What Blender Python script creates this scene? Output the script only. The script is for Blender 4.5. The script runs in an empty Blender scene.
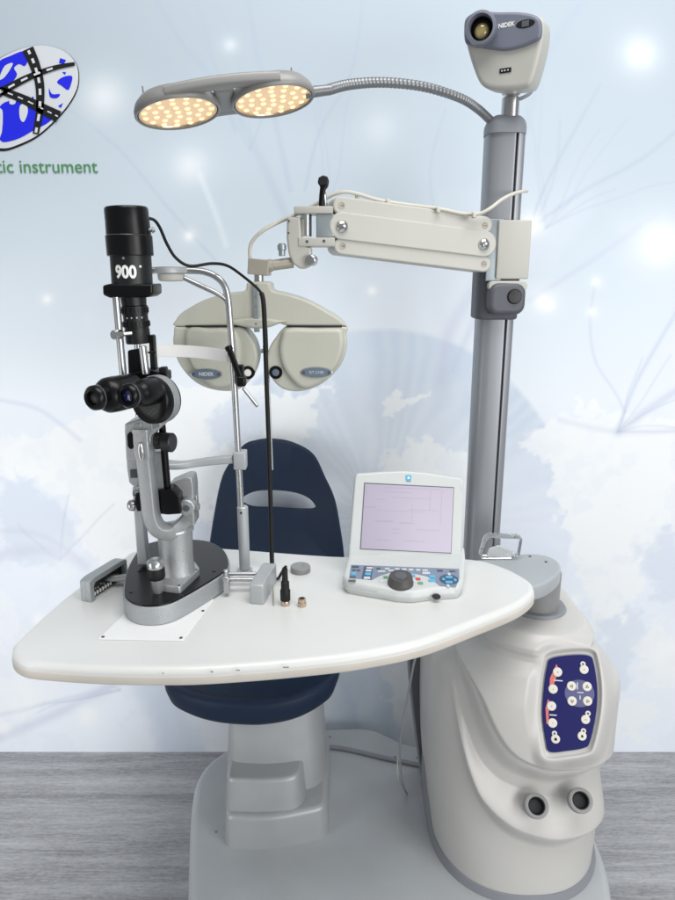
import bpy, bmesh, math, random
import numpy as np
from mathutils import Vector, Matrix
random.seed(7)
C = bpy.context.scene.collection
PI = math.pi
V = Vector
# ------------------------------------------------------------------ camera model (used to turn photo measurements into metres)
F = 676.0; PITCH = math.radians(14.6); CZ = 1.33
CAM = V((0, 0, CZ))
FZ, TZ = -0.04, 0.80            # floor, table top
PZ = 0.08                       # platform top
WY = 1.712                      # wall
def ray(px, py):
    u = (px-337.5)/F; v = -(py-450)/F
    return V((u, math.cos(PITCH)+v*math.sin(PITCH), -math.sin(PITCH)+v*math.cos(PITCH)))
def at(px, py, Y):
    d = ray(px, py); return CAM + d*(Y/d.y)
def hit(px, py, O, n):
    d = ray(px, py); return CAM + d*((O-CAM).dot(n)/d.dot(n))
def onz(px, py, z): return hit(px, py, V((0, 0, z)), V((0, 0, 1)))
def proj(p):
    r = p-CAM
    w = r.y*math.cos(PITCH) - r.z*math.sin(PITCH); up = r.y*math.sin(PITCH) + r.z*math.cos(PITCH)
    return 337.5+F*r.x/w, 450-F*up/w
def pl(n, px, py, Y):           # n picture pixels at that depth, in metres
    return n*(Y/ray(px, py).y)/F
# ------------------------------------------------------------------ materials
def lin(c):
    return tuple(((x/255)/12.92 if x/255 <= .04045 else ((x/255+.055)/1.055)**2.4) for x in c)
def mat(name, rgb, rough=.5, metal=0., var=.06, scale=18., bump=0., bscale=300., coat=0., spec=.5, stretch=None, emit=None, estr=0.):
    m = bpy.data.materials.new(name); m.use_nodes = True
    nt = m.node_tree; N = nt.nodes; L = nt.links
    b = N['Principled BSDF']; c = lin(rgb)
    b.inputs['Roughness'].default_value = rough; b.inputs['Metallic'].default_value = metal
    b.inputs['Coat Weight'].default_value = coat; b.inputs['Specular IOR Level'].default_value = spec
    tc = N.new('ShaderNodeTexCoord'); mp = N.new('ShaderNodeMapping'); L.new(tc.outputs['Object'], mp.inputs['Vector'])
    if stretch: mp.inputs['Scale'].default_value = stretch
    nz = N.new('ShaderNodeTexNoise'); nz.inputs['Scale'].default_value = scale; nz.inputs['Detail'].default_value = 6
    L.new(mp.outputs['Vector'], nz.inputs['Vector'])
    rp = N.new('ShaderNodeValToRGB'); L.new(nz.outputs['Fac'], rp.inputs['Fac'])
    rp.color_ramp.elements[0].position = .3; rp.color_ramp.elements[1].position = .7
    rp.color_ramp.elements[0].color = tuple(x*(1-var) for x in c)+(1,)
    rp.color_ramp.elements[1].color = tuple(min(1, x*(1+var)) for x in c)+(1,)
    L.new(rp.outputs['Color'], b.inputs['Base Color'])
    mr = N.new('ShaderNodeMapRange'); L.new(nz.outputs['Fac'], mr.inputs['Value'])
    mr.inputs['To Min'].default_value = max(.02, rough-.06); mr.inputs['To Max'].default_value = min(1, rough+.06)
    L.new(mr.outputs['Result'], b.inputs['Roughness'])
    if bump:
        n2 = N.new('ShaderNodeTexNoise'); n2.inputs['Scale'].default_value = bscale; n2.inputs['Detail'].default_value = 2
        L.new(tc.outputs['Object'], n2.inputs['Vector'])
        bp = N.new('ShaderNodeBump'); bp.inputs['Strength'].default_value = bump; bp.inputs['Distance'].default_value = .0015
        L.new(n2.outputs['Fac'], bp.inputs['Height']); L.new(bp.outputs['Normal'], b.inputs['Normal'])
    if emit:
        b.inputs['Emission Color'].default_value = lin(emit)+(1,); b.inputs['Emission Strength'].default_value = estr
    return m
M = dict(
    table=mat('table_laminate', (219, 220, 218), .36, 0, .028, 4.5, coat=.12, stretch=(1, 1.6, 1)),
    edgeband=mat('edge_band', (206, 200, 190), .42, 0, .05, 14),
    platform=mat('platform_paint', (180, 184, 187), .42, 0, .05, 9, .08, 400),
    body=mat('pedestal_plastic', (201, 199, 195), .36, 0, .025, 6, .05, 500),
    skirt=mat('skirt_grey', (138, 141, 147), .38, 0, .04, 8),
    armgrey=mat('arm_grey', (168, 173, 176), .38, 0, .04, 8),
    trim=mat('dark_trim', (78, 80, 86), .4, 0, .05, 10),
    navy=mat('chair_navy', (20, 37, 60), .55, 0, .07, 30, .12, 700, spec=.3),
    navy_dark=mat('chair_navy_pad', (23, 38, 58), .55, 0, .07, 25, .2, 500),
    post=mat('chair_post_paint', (173, 176, 178), .4, .25, .05, 14, .08, 600),
    alu=mat('anodised_aluminium', (152, 155, 160), .36, .45, .03, 10, stretch=(1, 1, .06)),
    clampg=mat('clamp_grey', (84, 87, 94), .5, 0, .06, 20, .1, 600),
    capg=mat('cap_grey', (135, 139, 146), .5, 0, .05, 20),
    beige=mat('phoropter_beige', (187, 187, 175), .4, 0, .03, 9, .06, 500),
    beige2=mat('arm_ivory', (187, 186, 179), .42, 0, .03, 9, .05, 500),
    ivory=mat('cable_ivory', (202, 200, 189), .5, 0, .04, 30),
    taupe=mat('joint_taupe', (168, 162, 150), .4, .2, .05, 20),
    bluegrey=mat('joint_bluegrey', (158, 168, 172), .35, .5, .04, 20),
    chrome=mat('chrome', (222, 222, 220), .14, 1., .03, 30),
    steel=mat('brushed_steel', (188, 189, 190), .28, .9, .05, 30),
    hammer=mat('hammered_silver', (172, 176, 178), .30, .6, .05, 260, .7, 850),
    hammer2=mat('silver_paint', (172, 175, 176), .30, .62, .04, 260, .45, 900),
    black=mat('black_enamel', (8, 8, 10), .3, 0, .15, 30, spec=.3),
    blackm=mat('black_matt', (15, 16, 18), .42, 0, .15, 40, .1, 500),
    rubber=mat('black_rubber', (17, 17, 18), .55, 0, .15, 60, spec=.35),
    white=mat('white_print', (238, 238, 235), .5, 0, .02),
    paper=mat('white_plate', (236, 237, 237), .4, 0, .015, 12),
    band=mat('white_band', (232, 232, 230), .45, 0, .02, 20),
    greyp=mat('headrest_grey', (176, 180, 182), .42, .25, .04, 25, .1, 600),
    projbody=mat('projector_shell', (184, 183, 176), .4, 0, .03, 12, .05, 600),
    projface=mat('projector_face', (112, 116, 130), .42, 0, .04, 15),
    lampg=mat('lamp_grey', (140, 139, 137), .42, .1, .05, 15),
    neck=mat('gooseneck_grey', (132, 134, 137), .38, .5, .06, 40),
    console=mat('console_white', (202, 206, 205), .4, 0, .02, 14),
    keypanel=mat('keypanel_bluegrey', (128, 140, 160), .45, 0, .04, 30),
    keydark=mat('keypanel_dark', (70, 86, 112), .45, 0, .04, 30),
    keyblue=mat('key_cyan', (92, 178, 214), .4, 0, .06, 40),
    keylight=mat('key_pale', (206, 212, 216), .4, 0, .04, 40),
    keygrey=mat('key_grey', (88, 94, 100), .4, 0, .04, 40),
    keyred=mat('key_red', (205, 82, 78), .4, 0, .04, 40),
    keygreen=mat('key_green', (110, 160, 130), .4, 0, .04, 40),
    dial=mat('dial_grey', (78, 74, 74), .5, 0, .06, 40, .2, 900),
    panel=mat('panel_navy', (22, 23, 92), .5, 0, .05, 20, spec=.25),
    panelmid=mat('panel_slate', (82, 84, 128), .35, 0, .05, 20),
    panelred=mat('panel_coral', (214, 112, 104), .4, 0, .06, 60),
    button=mat('button_cream', (222, 218, 208), .4, 0, .03, 40),
    holeblack=mat('hole_black', (26, 28, 31), .6, 0, .1, 40),
    ringg=mat('ring_grey', (140, 141, 140), .45, 0, .05, 30),
    badge=mat('badge_bluegrey', (108, 122, 138), .35, .2, .05, 30),
    brass=mat('nickel_warm', (200, 180, 160), .25, .85, .08, 60),
    bluelens=mat('lens_blue', (30, 38, 96), .08, 0, .2, 60, coat=1.),
    amberlens=mat('lens_amber', (196, 178, 120), .1, .3, .25, 50, coat=1.),
    logoblue=mat('print_blue', (20, 32, 226), .5, 0, .02),
    logoblack=mat('print_black', (12, 12, 14), .5, 0, .05),
    logogrey=mat('print_pale', (212, 217, 222), .55, 0, .01),
    logogreen=mat('print_green', (72, 138, 84), .55, 0, .03),
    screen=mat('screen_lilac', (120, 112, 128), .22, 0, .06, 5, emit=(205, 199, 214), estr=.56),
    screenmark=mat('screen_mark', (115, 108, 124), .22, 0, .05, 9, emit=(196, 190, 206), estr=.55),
    ledlens=mat('led_diffuser', (225, 205, 175), .35, 0, .05, 40, emit=(228, 176, 112), estr=.52),
    led=mat('led_lit', (240, 225, 190), .3, 0, .02, 40, emit=(255, 232, 180), estr=.85),
)
def glass_mat():
    m = bpy.data.materials.new('clear_acrylic'); m.use_nodes = True
    b = m.node_tree.nodes['Principled BSDF']
    b.inputs['Base Color'].default_value = (.96, .98, 1, 1); b.inputs['Roughness'].default_value = .05
    b.inputs['Transmission Weight'].default_value = 1.; b.inputs['IOR'].default_value = 1.46
    return m
M['acrylic'] = glass_mat()
def screen_gradient(m, c0, c1):  # viewing-angle darkening of the display, put into its emission colour
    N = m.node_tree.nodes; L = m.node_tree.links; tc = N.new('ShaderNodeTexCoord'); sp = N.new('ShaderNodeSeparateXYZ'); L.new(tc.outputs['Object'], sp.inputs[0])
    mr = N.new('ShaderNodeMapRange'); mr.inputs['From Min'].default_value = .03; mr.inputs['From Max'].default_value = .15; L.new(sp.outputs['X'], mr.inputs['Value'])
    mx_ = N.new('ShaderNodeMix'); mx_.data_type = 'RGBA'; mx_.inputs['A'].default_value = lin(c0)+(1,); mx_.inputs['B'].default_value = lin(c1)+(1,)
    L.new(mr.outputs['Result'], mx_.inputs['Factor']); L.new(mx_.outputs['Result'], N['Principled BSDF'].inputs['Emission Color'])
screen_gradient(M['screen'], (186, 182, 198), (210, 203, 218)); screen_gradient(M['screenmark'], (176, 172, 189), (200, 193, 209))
# ------------------------------------------------------------------ mesh helpers
def obj(name, bm, m, parent=None, angle=38, recalc=True):
    if recalc: bmesh.ops.recalc_face_normals(bm, faces=bm.faces[:])
    me = bpy.data.meshes.new(name); bm.to_mesh(me); bm.free()
    return link(name, me, m, parent, angle)
def link(name, me, m, parent=None, angle=38):
    me.polygons.foreach_set('use_smooth', [True]*len(me.polygons))
    me.set_sharp_from_angle(angle=math.radians(angle))
    if not me.materials: me.materials.append(M[m] if isinstance(m, str) else m)
    o = bpy.data.objects.new(name, me); C.objects.link(o)
    if parent is not None:
        o.parent = parent
        if parent.type == 'EMPTY': o.matrix_parent_inverse = Matrix.Translation(-parent.location)
    return o
def thing(name, label, cat, loc, group=None):
    o = bpy.data.objects.new(name, None); C.objects.link(o); o.location = loc; o.empty_display_size = .05
    o['label'] = label; o['category'] = cat
    if group: o['group'] = group
    return o
def tag(o, label, cat, group=None):
    o['label'] = label; o['category'] = cat
    if group: o['group'] = group
    return o
def BM(): return bmesh.new()
def frame(n, up=V((0, 0, 1))):
    n = V(n).normalized(); ux = up.cross(n).normalized(); uy = n.cross(ux)
    return ux, uy, n
FRONT = (V((1, 0, 0)), V((0, 0, 1)), V((0, -1, 0)))
TOP = (V((1, 0, 0)), V((0, 1, 0)), V((0, 0, 1)))
def circle(r, n=32, ry=None, c=(0, 0)):
    ry = r if ry is None else ry
    return [(c[0]+r*math.cos(2*PI*i/n), c[1]+ry*math.sin(2*PI*i/n)) for i in range(n)]
def rrect(w, h, r, n=5, c=(0, 0)):
    r = min(r, w*.499, h*.499); out = []
    for cx, cy, a0 in ((w/2-r, h/2-r, 0), (-w/2+r, h/2-r, 90), (-w/2+r, -h/2+r, 180), (w/2-r, -h/2+r, 270)):
        for k in range(n+1):
            a = math.radians(a0+90*k/n); out.append((c[0]+cx+r*math.cos(a), c[1]+cy+r*math.sin(a)))
    return out
def catmull(pts, sub=6, closed=True):
    P = [V(p) for p in pts]; n = len(P); out = []
    rng = range(n) if closed else range(n-1)
    for i in rng:
        if closed: p0, p1, p2, p3 = P[i-1], P[i], P[(i+1) % n], P[(i+2) % n]
        else: p0, p1, p2, p3 = P[max(i-1, 0)], P[i], P[i+1], P[min(i+2, n-1)]
        for k in range(sub):
            t = k/sub
            out.append(.5*((2*p1)+(-p0+p2)*t+(2*p0-5*p1+4*p2-p3)*t*t+(-p0+3*p1-3*p2+p3)*t**3))
    if not closed: out.append(P[-1])
    return out
def roundpoly(pts, r, n=5):     # polygon with rounded corners
    P = [V(p[:2]) for p in pts]; out = []; N_ = len(P)
    rs = r if isinstance(r, (list, tuple)) else [r]*N_
    for i in range(N_):
        a, b, c = P[i-1], P[i], P[(i+1) % N_]; q = rs[i]
        da, dc = (a-b), (c-b); q = min(q, da.length*.49, dc.length*.49)
        p0, p2 = b+da.normalized()*q, b+dc.normalized()*q
        for k in range(n+1):
            t = k/n; out.append((1-t)**2*p0+2*t*(1-t)*b+t*t*p2)
    return out
def inset2(P, d):               # parallel outline at distance d; edges that vanish are dropped, the vertex count stays
    P = [V((p[0], p[1])) for p in P]; n = len(P)
    E = [(P[(i+1) % n]-P[i]) for i in range(n)]
    alive = [i for i in range(n) if E[i].length > 1e-7]
    D = {i: E[i].normalized() for i in alive}
    Q = {i: P[i]+V((-D[i].y, D[i].x))*d for i in alive}
    def meet(a, b):
        c = D[a].x*D[b].y-D[a].y*D[b].x
        if abs(c) < .02:
            m = P[b]; nn = V((-D[a].y, D[a].x))+V((-D[b].y, D[b].x))
            if (b-a) % n == 1 or abs(d) < 1e-9: return m+nn.normalized()*d if nn.length > .1 else m
            ea = Q[a]+D[a]*E[a].length; return (ea+Q[b])/2
        w = Q[b]-Q[a]; return Q[a]+D[a]*((w.x*D[b].y-w.y*D[b].x)/c)
    while len(alive) > 3:
        m = len(alive); vs = [meet(alive[k-1], alive[k]) for k in range(m)]
        worst, wk = -1e-9, None
        for k in range(m):
            l = (vs[(k+1) % m]-vs[k]).dot(D[alive[k]])
            if l < worst: worst, wk = l, k
        if wk is None: break
        alive.pop(wk)
    m = len(alive); vs = {alive[k]: meet(alive[k-1], alive[k]) for k in range(m)}
    out = []; al = sorted(alive)
    for i in range(n):
        nx = next((a for a in al if a >= i), al[0]); out.append(vs[nx])
    return out
def rprism(bm, pts, h, O, fr=TOP, r=.002, rb=0., seg=4, taper=0., hole=None):
    ux, uy, n = fr
    P = [V((p[0], p[1])) for p in pts]
    A = sum(P[i-1].x*P[i].y-P[i].x*P[i-1].y for i in range(len(P)))
    if A < 0: P = P[::-1]
    r = min(r, h*.95) if rb == 0 else min(r, h*.49); rb = min(rb, h*.49)
    rings = []
    def add(ins, z):
        Q = inset2(P, ins) if ins else P
        rings.append([bm.verts.new(O+ux*q.x+uy*q.y+n*z) for q in Q])
    if rb > 0:
        add(taper+rb+.0004, 0)
        for k in range(seg, -1, -1):
            a = k/seg*PI/2; add(taper+rb*(1-math.cos(a)), rb-rb*math.sin(a))
    else: add(taper, 0)
    if r > 0:
        for k in range(seg+1):
            a = k/seg*PI/2; add(r*(1-math.cos(a)), h-r+r*math.sin(a))
        add(r+.0004, h)
    else: add(0, h)
    m = len(P)
    for a, b in zip(rings, rings[1:]):
        for i in range(m): bm.faces.new((a[i-1], a[i], b[i], b[i-1]))
    bm.faces.new(rings[0][::-1]); bm.faces.new(rings[-1])
    bmesh.ops.remove_doubles(bm, verts=rings[0]+rings[-1]+(rings[1] if len(rings) > 2 else [])+(rings[-2] if len(rings) > 2 else []), dist=2e-6)
    return bm
def flat(bm, pts, O, fr):       # a thin print
    ux, uy, n = fr
    bm.faces.new([bm.verts.new(O+ux*p[0]+uy*p[1]) for p in pts]); return bm
def pxo(pts, O, fr):            # picture outline -> coordinates on the plane through O
    out = []
    for p in pts:
        d = hit(p[0], p[1], O, fr[2])-O; out.append((d.dot(fr[0]), d.dot(fr[1])))
    return out
def tube(bm, pts, r, n=12, caps=True):
    P = [V(p) for p in pts]; R = r if isinstance(r, (list, tuple)) else [r]*len(P)
    t0 = (P[1]-P[0]).normalized(); u = t0.orthogonal().normalized(); rings = []
    for i, p in enumerate(P):
        t = ((P[i+1]-p) if i == 0 else (p-P[i-1]) if i == len(P)-1 else (P[i+1]-P[i-1])).normalized()
        u = (u-t*u.dot(t)).normalized(); v = t.cross(u)
        rings.append([bm.verts.new(p+(u*math.cos(2*PI*k/n)+v*math.sin(2*PI*k/n))*R[i]) for k in range(n)])
    for a, b in zip(rings, rings[1:]):
        for k in range(n): bm.faces.new((a[k-1], a[k], b[k], b[k-1]))
    if caps: bm.faces.new(rings[0][::-1]); bm.faces.new(rings[-1])
    return bm
def sweep(bm, pts, sec, side):  # section (a along side, b across) along a path
    P = [V(p) for p in pts]; rings = []; side = V(side).normalized()
    for i, p in enumerate(P):
        t = ((P[i+1]-p) if i == 0 else (p-P[i-1]) if i == len(P)-1 else (P[i+1]-P[i-1])).normalized()
        s = (side-t*side.dot(t)).normalized(); q = t.cross(s)
        sc = sec(i/(len(P)-1)) if callable(sec) else sec
        rings.append([bm.verts.new(p+s*a+q*b) for a, b in sc])
    m = len(rings[0])
    for a, b in zip(rings, rings[1:]):
        for k in range(m): bm.faces.new((a[k-1], a[k], b[k], b[k-1]))
    bm.faces.new(rings[0][::-1]); bm.faces.new(rings[-1]); return bm
def lathe(bm, prof, O, axis, n=40, ell=1., udir=None, caps=True):
    ax = V(axis).normalized(); u = V(udir) if udir is not None else ax.orthogonal()
    u = (u-ax*u.dot(ax)).normalized(); v = ax.cross(u); rings = []
    for r, t in prof:
        r = max(r, 1e-5)
        rings.append([bm.verts.new(O+ax*t+u*r*math.cos(2*PI*k/n)+v*r*ell*math.sin(2*PI*k/n)) for k in range(n)])
    for a, b in zip(rings, rings[1:]):
        for k in range(n): bm.faces.new((a[k-1], a[k], b[k], b[k-1]))
    if caps: bm.faces.new(rings[0][::-1]); bm.faces.new(rings[-1])
    return bm
def cyl(bm, a, b, r, r2=None, e=.0008, n=28):
    a, b = V(a), V(b); h = (b-a).length; r2 = r if r2 is None else r2; e = min(e, h*.3, r*.3)
    return lathe(bm, [(r-e, 0), (r, e), (r2, h-e), (r2-e, h)], a, b-a, n)
def rbox(bm, c, s, r=.002, fr=TOP, rc=None):   # box centred at c, sizes along fr
    c = V(c); return rprism(bm, rrect(s[0], s[1], rc if rc is not None else r), s[2], c-fr[2]*(s[2]/2), fr, r, r, 3)
def text(name, s, size, O, fr, m, parent, extrude=.0002, bold=0.):
    cu = bpy.data.curves.new(name, 'FONT'); cu.body = s; cu.size = size; cu.align_x = 'CENTER'; cu.align_y = 'CENTER'
    cu.extrude = extrude; cu.offset = bold; cu.resolution_u = 4
    o = bpy.data.objects.new(name, cu); C.objects.link(o)
    dg = bpy.context.evaluated_depsgraph_get(); me = bpy.data.meshes.new_from_object(o.evaluated_get(dg))
    C.objects.unlink(o); bpy.data.objects.remove(o); bpy.data.curves.remove(cu)
    me.materials.clear()
    mt = Matrix((fr[0], fr[1], fr[2])).transposed().to_4x4(); mt.translation = O
    me.transform(mt); return link(name, me, m, parent)
def ss(a, b, x):
    t = min(1, max(0, (x-a)/(b-a))); return t*t*(3-2*t)
def path(pts, sub=8): return catmull(pts, sub, False)

def screws(name, pts, axis, r, h, m, par):
    for p in pts:
        k = BM(); lathe(k, [(r, -.0004), (r*.94, h), (r*.4, h*1.15), (r*.1, h*1.15)], p, axis, 16); obj(name, k, m, par)
# ================================================================== FLOOR
def floor_mat():
    m = bpy.data.materials.new('grey_plank_floor'); m.use_nodes = True
    nt = m.node_tree; N = nt.nodes; L = nt.links; b = N['Principled BSDF']; b.inputs['Roughness'].default_value = .55
    tc = N.new('ShaderNodeTexCoord')
    def noise(sc, scale, det=6, rough=.6):
        mp = N.new('ShaderNodeMapping'); mp.inputs['Scale'].default_value = sc; L.new(tc.outputs['Object'], mp.inputs['Vector'])
        z = N.new('ShaderNodeTexNoise'); z.inputs['Scale'].default_value = scale; z.inputs['Detail'].default_value = det; z.inputs['Roughness'].default_value = rough
        L.new(mp.outputs['Vector'], z.inputs['Vector']); return z.outputs['Fac']
    a = noise((.6, 9, 1), 2.2, 5); g = noise((3, 40, 1), 5, 8, .75); w = noise((9, 30, 1), 9, 4, .7)
    def mth(op, x, y):
        k = N.new('ShaderNodeMath'); k.operation = op
        for i, q in enumerate((x, y)):
            if isinstance(q, float): k.inputs[i].default_value = q
            else: L.new(q, k.inputs[i])
        return k.outputs[0]
    s = mth('ADD', mth('MULTIPLY', a, .40), mth('ADD', mth('MULTIPLY', g, .34), mth('MULTIPLY', w, .26)))
    rp = N.new('ShaderNodeValToRGB'); L.new(s, rp.inputs['Fac'])
    e = rp.color_ramp.elements; e[0].position = .39; e[0].color = lin((122, 123, 127))+(1,); e[1].position = .61; e[1].color = lin((188, 189, 191))+(1,)
    L.new(rp.outputs['Color'], b.inputs['Base Color'])
    bp = N.new('ShaderNodeBump'); bp.inputs['Strength'].default_value = .1; bp.inputs['Distance'].default_value = .002
    L.new(g, bp.inputs['Height']); L.new(bp.outputs['Normal'], b.inputs['Normal'])
    return m
bm = BM(); flat(bm, [(-4, -2), (4, -2), (4, 1.9), (-4, 1.9)], V((0, 0, FZ)), TOP)
fl = obj('floor', bm, floor_mat()); fl['kind'] = 'structure'

# ================================================================== BACKDROP WALL: a printed mural (the print is computed per vertex)
def mural():
    x0, x1, z0, z1, st = -1.5, 1.5, FZ-.02, 2.25, .004
    nx, nz = int((x1-x0)/st)+1, int((z1-z0)/st)+1
    xs = np.linspace(x0, x1, nx); zs = np.linspace(z0, z1, nz); X, Z = np.meshgrid(xs, zs)
    w = WY*math.cos(PITCH)-(Z-CZ)*math.sin(PITCH); up = WY*math.sin(PITCH)+(Z-CZ)*math.cos(PITCH)
    px = 337.5+F*X/w; py = 450-F*up/w            # print laid out in the photo's own measure of the wall
    rng = np.random.default_rng(5)
    def vnoise(sc, seed, octs=4):
        out = np.zeros_like(X); amp = 1; tot = 0
        for o in range(octs):
            r = np.random.default_rng(seed+o); G = r.random((64, 64)); s = sc*2**o
            gx = (X+3)*s; gz = (Z+3)*s; ix = np.floor(gx).astype(int); iz = np.floor(gz).astype(int)
            fx = gx-ix; fz = gz-iz; fx = fx*fx*(3-2*fx); fz = fz*fz*(3-2*fz)
            g = lambda a, b: G[a % 64, b % 64]
            out += amp*((g(ix, iz)*(1-fx)+g(ix+1, iz)*fx)*(1-fz)+(g(ix, iz+1)*(1-fx)+g(ix+1, iz+1)*fx)*fz); tot += amp; amp *= .55
        return out/tot
    def sst(a, b, x): t = np.clip((x-a)/(b-a), 0, 1); return t*t*(3-2*t)
    col = np.zeros(X.shape+(3,))
    ys = [-60, 60, 180, 300, 400, 470, 560, 650, 760]
    cs = [(181, 193, 203), (186, 198, 208), (198, 210, 220), (219, 229, 237), (236, 242, 249), (234, 240, 248), (234, 240, 249), (236, 243, 251), (238, 244, 252)]
    for k in range(3): col[..., k] = np.interp(py, ys, [c[k] for c in cs])
    def mix(c, a):
        for k in range(3): col[..., k] = col[..., k]*(1-a)+c[k]*a
    n1 = vnoise(4, 11); n2 = vnoise(11, 31); n3 = vnoise(26, 51, 4); n4 = vnoise(60, 151, 3); m2 = vnoise(12, 71); m3 = vnoise(27, 91); m4 = vnoise(61, 191, 3)
    mix((236, 236, 246), .35*sst(.45, .7, n1)*sst(120, 300, py))
    # the large pale iris
    ex, ey = px-382, py-524; rr = np.hypot(ex/188, ey/194); th = np.arctan2(ey, ex)
    streak = .5+.5*np.sin(th*46+6*n2+3*np.sin(th*9))
    inside = 1-sst(.985, 1.02, rr+.012*(n3-.5))
    upper = 1-sst(400, 560, py)*.75
    mix((197, 211, 228), inside*sst(.15, 1.0, rr)*(.50+.22*streak)*upper)
    mix((216, 226, 238), inside*(1-sst(.2, .75, rr))*.5*streak)
    low = sst(640, 690, py)*(np.abs(px-345-.5*(py-660)*.35) < 60)
    mix((206, 220, 233), .7*sst(640, 690, py)*(1-sst(18, 44, np.abs(px-352-.28*(py-670))))*(.6+.4*streak))
    mix((208, 220, 234), .75*sst(640, 700, py)*(1-sst(10, 34, np.abs(px-160-.35*(py-690)+18*(n2-.5)))))
    # continents, white with a ragged coast
    def poly(P):
        P = np.array(P, float); ins = np.zeros(X.shape, bool); dist = np.full(X.shape, 1e9)
        qx = px+20*(n2-.5)+26*(n3-.5)+14*(n4-.5); qy = py+20*(m2-.5)+26*(m3-.5)+14*(m4-.5)
        for i in range(len(P)):
            a, b = P[i-1], P[i]; d = b-a; t = np.clip(((qx-a[0])*d[0]+(qy-a[1])*d[1])/(d@d), 0, 1)
            dist = np.minimum(dist, np.hypot(qx-a[0]-t*d[0], qy-a[1]-t*d[1]))
            c = ((a[1] > qy) != (b[1] > qy)) & (qx < (b[0]-a[0])*(qy-a[1])/(b[1]-a[1]+1e-12)+a[0]); ins ^= c
        return np.where(ins, dist, -dist)
    WH = (244, 247, 249)
    for P, a, soft in (
        ([(-60, 425), (30, 440), (60, 425), (90, 420), (140, 440), (170, 470), (150, 560), (120, 600), (90, 560), (70, 500), (30, 470), (-60, 490)], .95, 6),
        ([(60, 440), (70, 425), (120, 405), (150, 395), (240, 385), (300, 395), (330, 385), (318, 430), (285, 450), (250, 470), (200, 520), (160, 480), (120, 470), (75, 465)], .9, 5),
        ([(380, 402), (395, 396), (405, 400), (425, 395), (418, 407), (400, 411), (390, 416), (378, 409)], .95, 2.5),
        ([(372, 480), (390, 455), (410, 440), (425, 436), (445, 445), (470, 452), (478, 480), (475, 600), (360, 600)], .9, 4),
        ([(525, 440), (545, 428), (580, 415), (620, 412), (690, 420), (760, 440), (760, 560), (672, 532), (640, 560), (640, 590), (622, 610), (610, 640), (590, 610), (575, 560), (562, 520), (550, 470)], .9, 6),
        ([(565, 400), (590, 398), (606, 410), (590, 415), (570, 410)], .85, 3),
        ([(630, 640), (660, 620), (700, 640), (690, 690), (640, 690)], .75, 4), ([(610, 700), (650, 705), (640, 740), (605, 735)], .7, 4),
        ([(-40, 590), (10, 600), (40, 640), (60, 700), (20, 730), (-40, 720)], .45, 8),
        ([(200, 690), (240, 670), (330, 690), (300, 760), (210, 760)], .5, 10), ([(380, 640), (430, 640), (430, 760), (400, 740)], .9, 5)):
        mix(WH, a*sst(-soft*.45, soft*.45, poly(P)))
    for P, a in (([(208, 425), (225, 405), (262, 400), (268, 425), (240, 445), (215, 450)], .7), ([(0, 490), (20, 475), (55, 500), (75, 540), (60, 565), (0, 560)], .6),
                 ([(638, 545), (672, 530), (700, 560), (690, 610), (655, 590)], .55), ([(600, 640), (630, 600), (650, 630), (620, 690), (600, 700)], .5),
                 ([(505, 415), (520, 410), (530, 430), (522, 450)], .6)):
        mix((212, 222, 236), a*sst(-7, 7, poly(P)))
    mix((222, 230, 241), .22*sst(.5, .62, n3*.5+n2*.5)*sst(380, 470, py))
    # nerve-like strands
    def strand(P, wd, c, a):
        P = np.array([tuple(p) for p in path([V((p[0], p[1], 0)) for p in P], 5)])[:, :2]; best = np.full(X.shape, 1e9); tt = np.zeros(X.shape)
        for i in range(len(P)-1):
            p, q = P[i], P[i+1]; d = q-p; t = np.clip(((px-p[0])*d[0]+(py-p[1])*d[1])/(d@d), 0, 1)
            e = np.hypot(px-p[0]-t*d[0], py-p[1]-t*d[1]); best = np.minimum(best, e)
        mix(c, .72*a*np.exp(-(best/(wd*.75))**2))
    G1, G2 = (176, 189, 208), (203, 206, 227)
    for P, wd, c, a in (
        ([(145, -20), (180, 40), (216, 84), (235, 130)], 3, G1, .55), ([(190, -20), (205, 30), (220, 80)], 2, G1, .4), ([(246, -20), (258, 60), (275, 120), (290, 190)], 3.5, G1, .5),
        ([(365, -20), (352, 70), (320, 130), (305, 190)], 2.2, G1, .55), ([(240, 120), (270, 180), (300, 250)], 6, G1, .4), ([(70, 110), (120, 150), (170, 210), (215, 260)], 2, G1, .45),
        ([(200, 175), (216, 215), (226, 245)], 4, (238, 243, 248), .6), ([(445, 110), (430, 170), (438, 230)], 2, G1, .35), ([(480, 280), (450, 330), (440, 380)], 9, G2, .55), ([(500, 260), (470, 330), (452, 370)], 5, G2, .5),
        ([(600, 85), (575, 130), (548, 180), (530, 225)], 2.4, G1, .6), ([(560, 120), (556, 170), (540, 215)], 2, G1, .4), ([(690, 120), (640, 160), (585, 190), (535, 225)], 3, G1, .5), ([(590, -10), (545, 60), (525, 130)], 7, G1, .35),
        ([(655, 215), (600, 255), (530, 300)], 4, G2, .6), ([(690, 290), (660, 340), (635, 385), (618, 430)], 3, (196, 206, 226), .7), ([(720, 370), (670, 395), (618, 432)], 6, (200, 208, 228), .7), ([(560, 420), (620, 432), (700, 428)], 4, G2, .4),
        ([(596, 280), (590, 320), (595, 360), (615, 392), (625, 412)], 2, G2, .6), ([(-20, 745), (60, 712), (120, 680), (175, 650)], 7, G2, .7), ([(-20, 720), (60, 700), (110, 690)], 3, G2, .5), ([(-20, 560), (40, 550), (85, 565)], 8, G2, .6), ([(-10, 530), (40, 535), (80, 560)], 4, G2, .4),
        ([(0, 400), (40, 410), (80, 440)], 3, G2, .5), ([(300, 240), (315, 300), (312, 340)], 9, (226, 226, 242), .5), ([(330, 660), (350, 700), (360, 745)], 4, (196, 212, 230), .4)):
        strand(P, wd, c, a)
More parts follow.
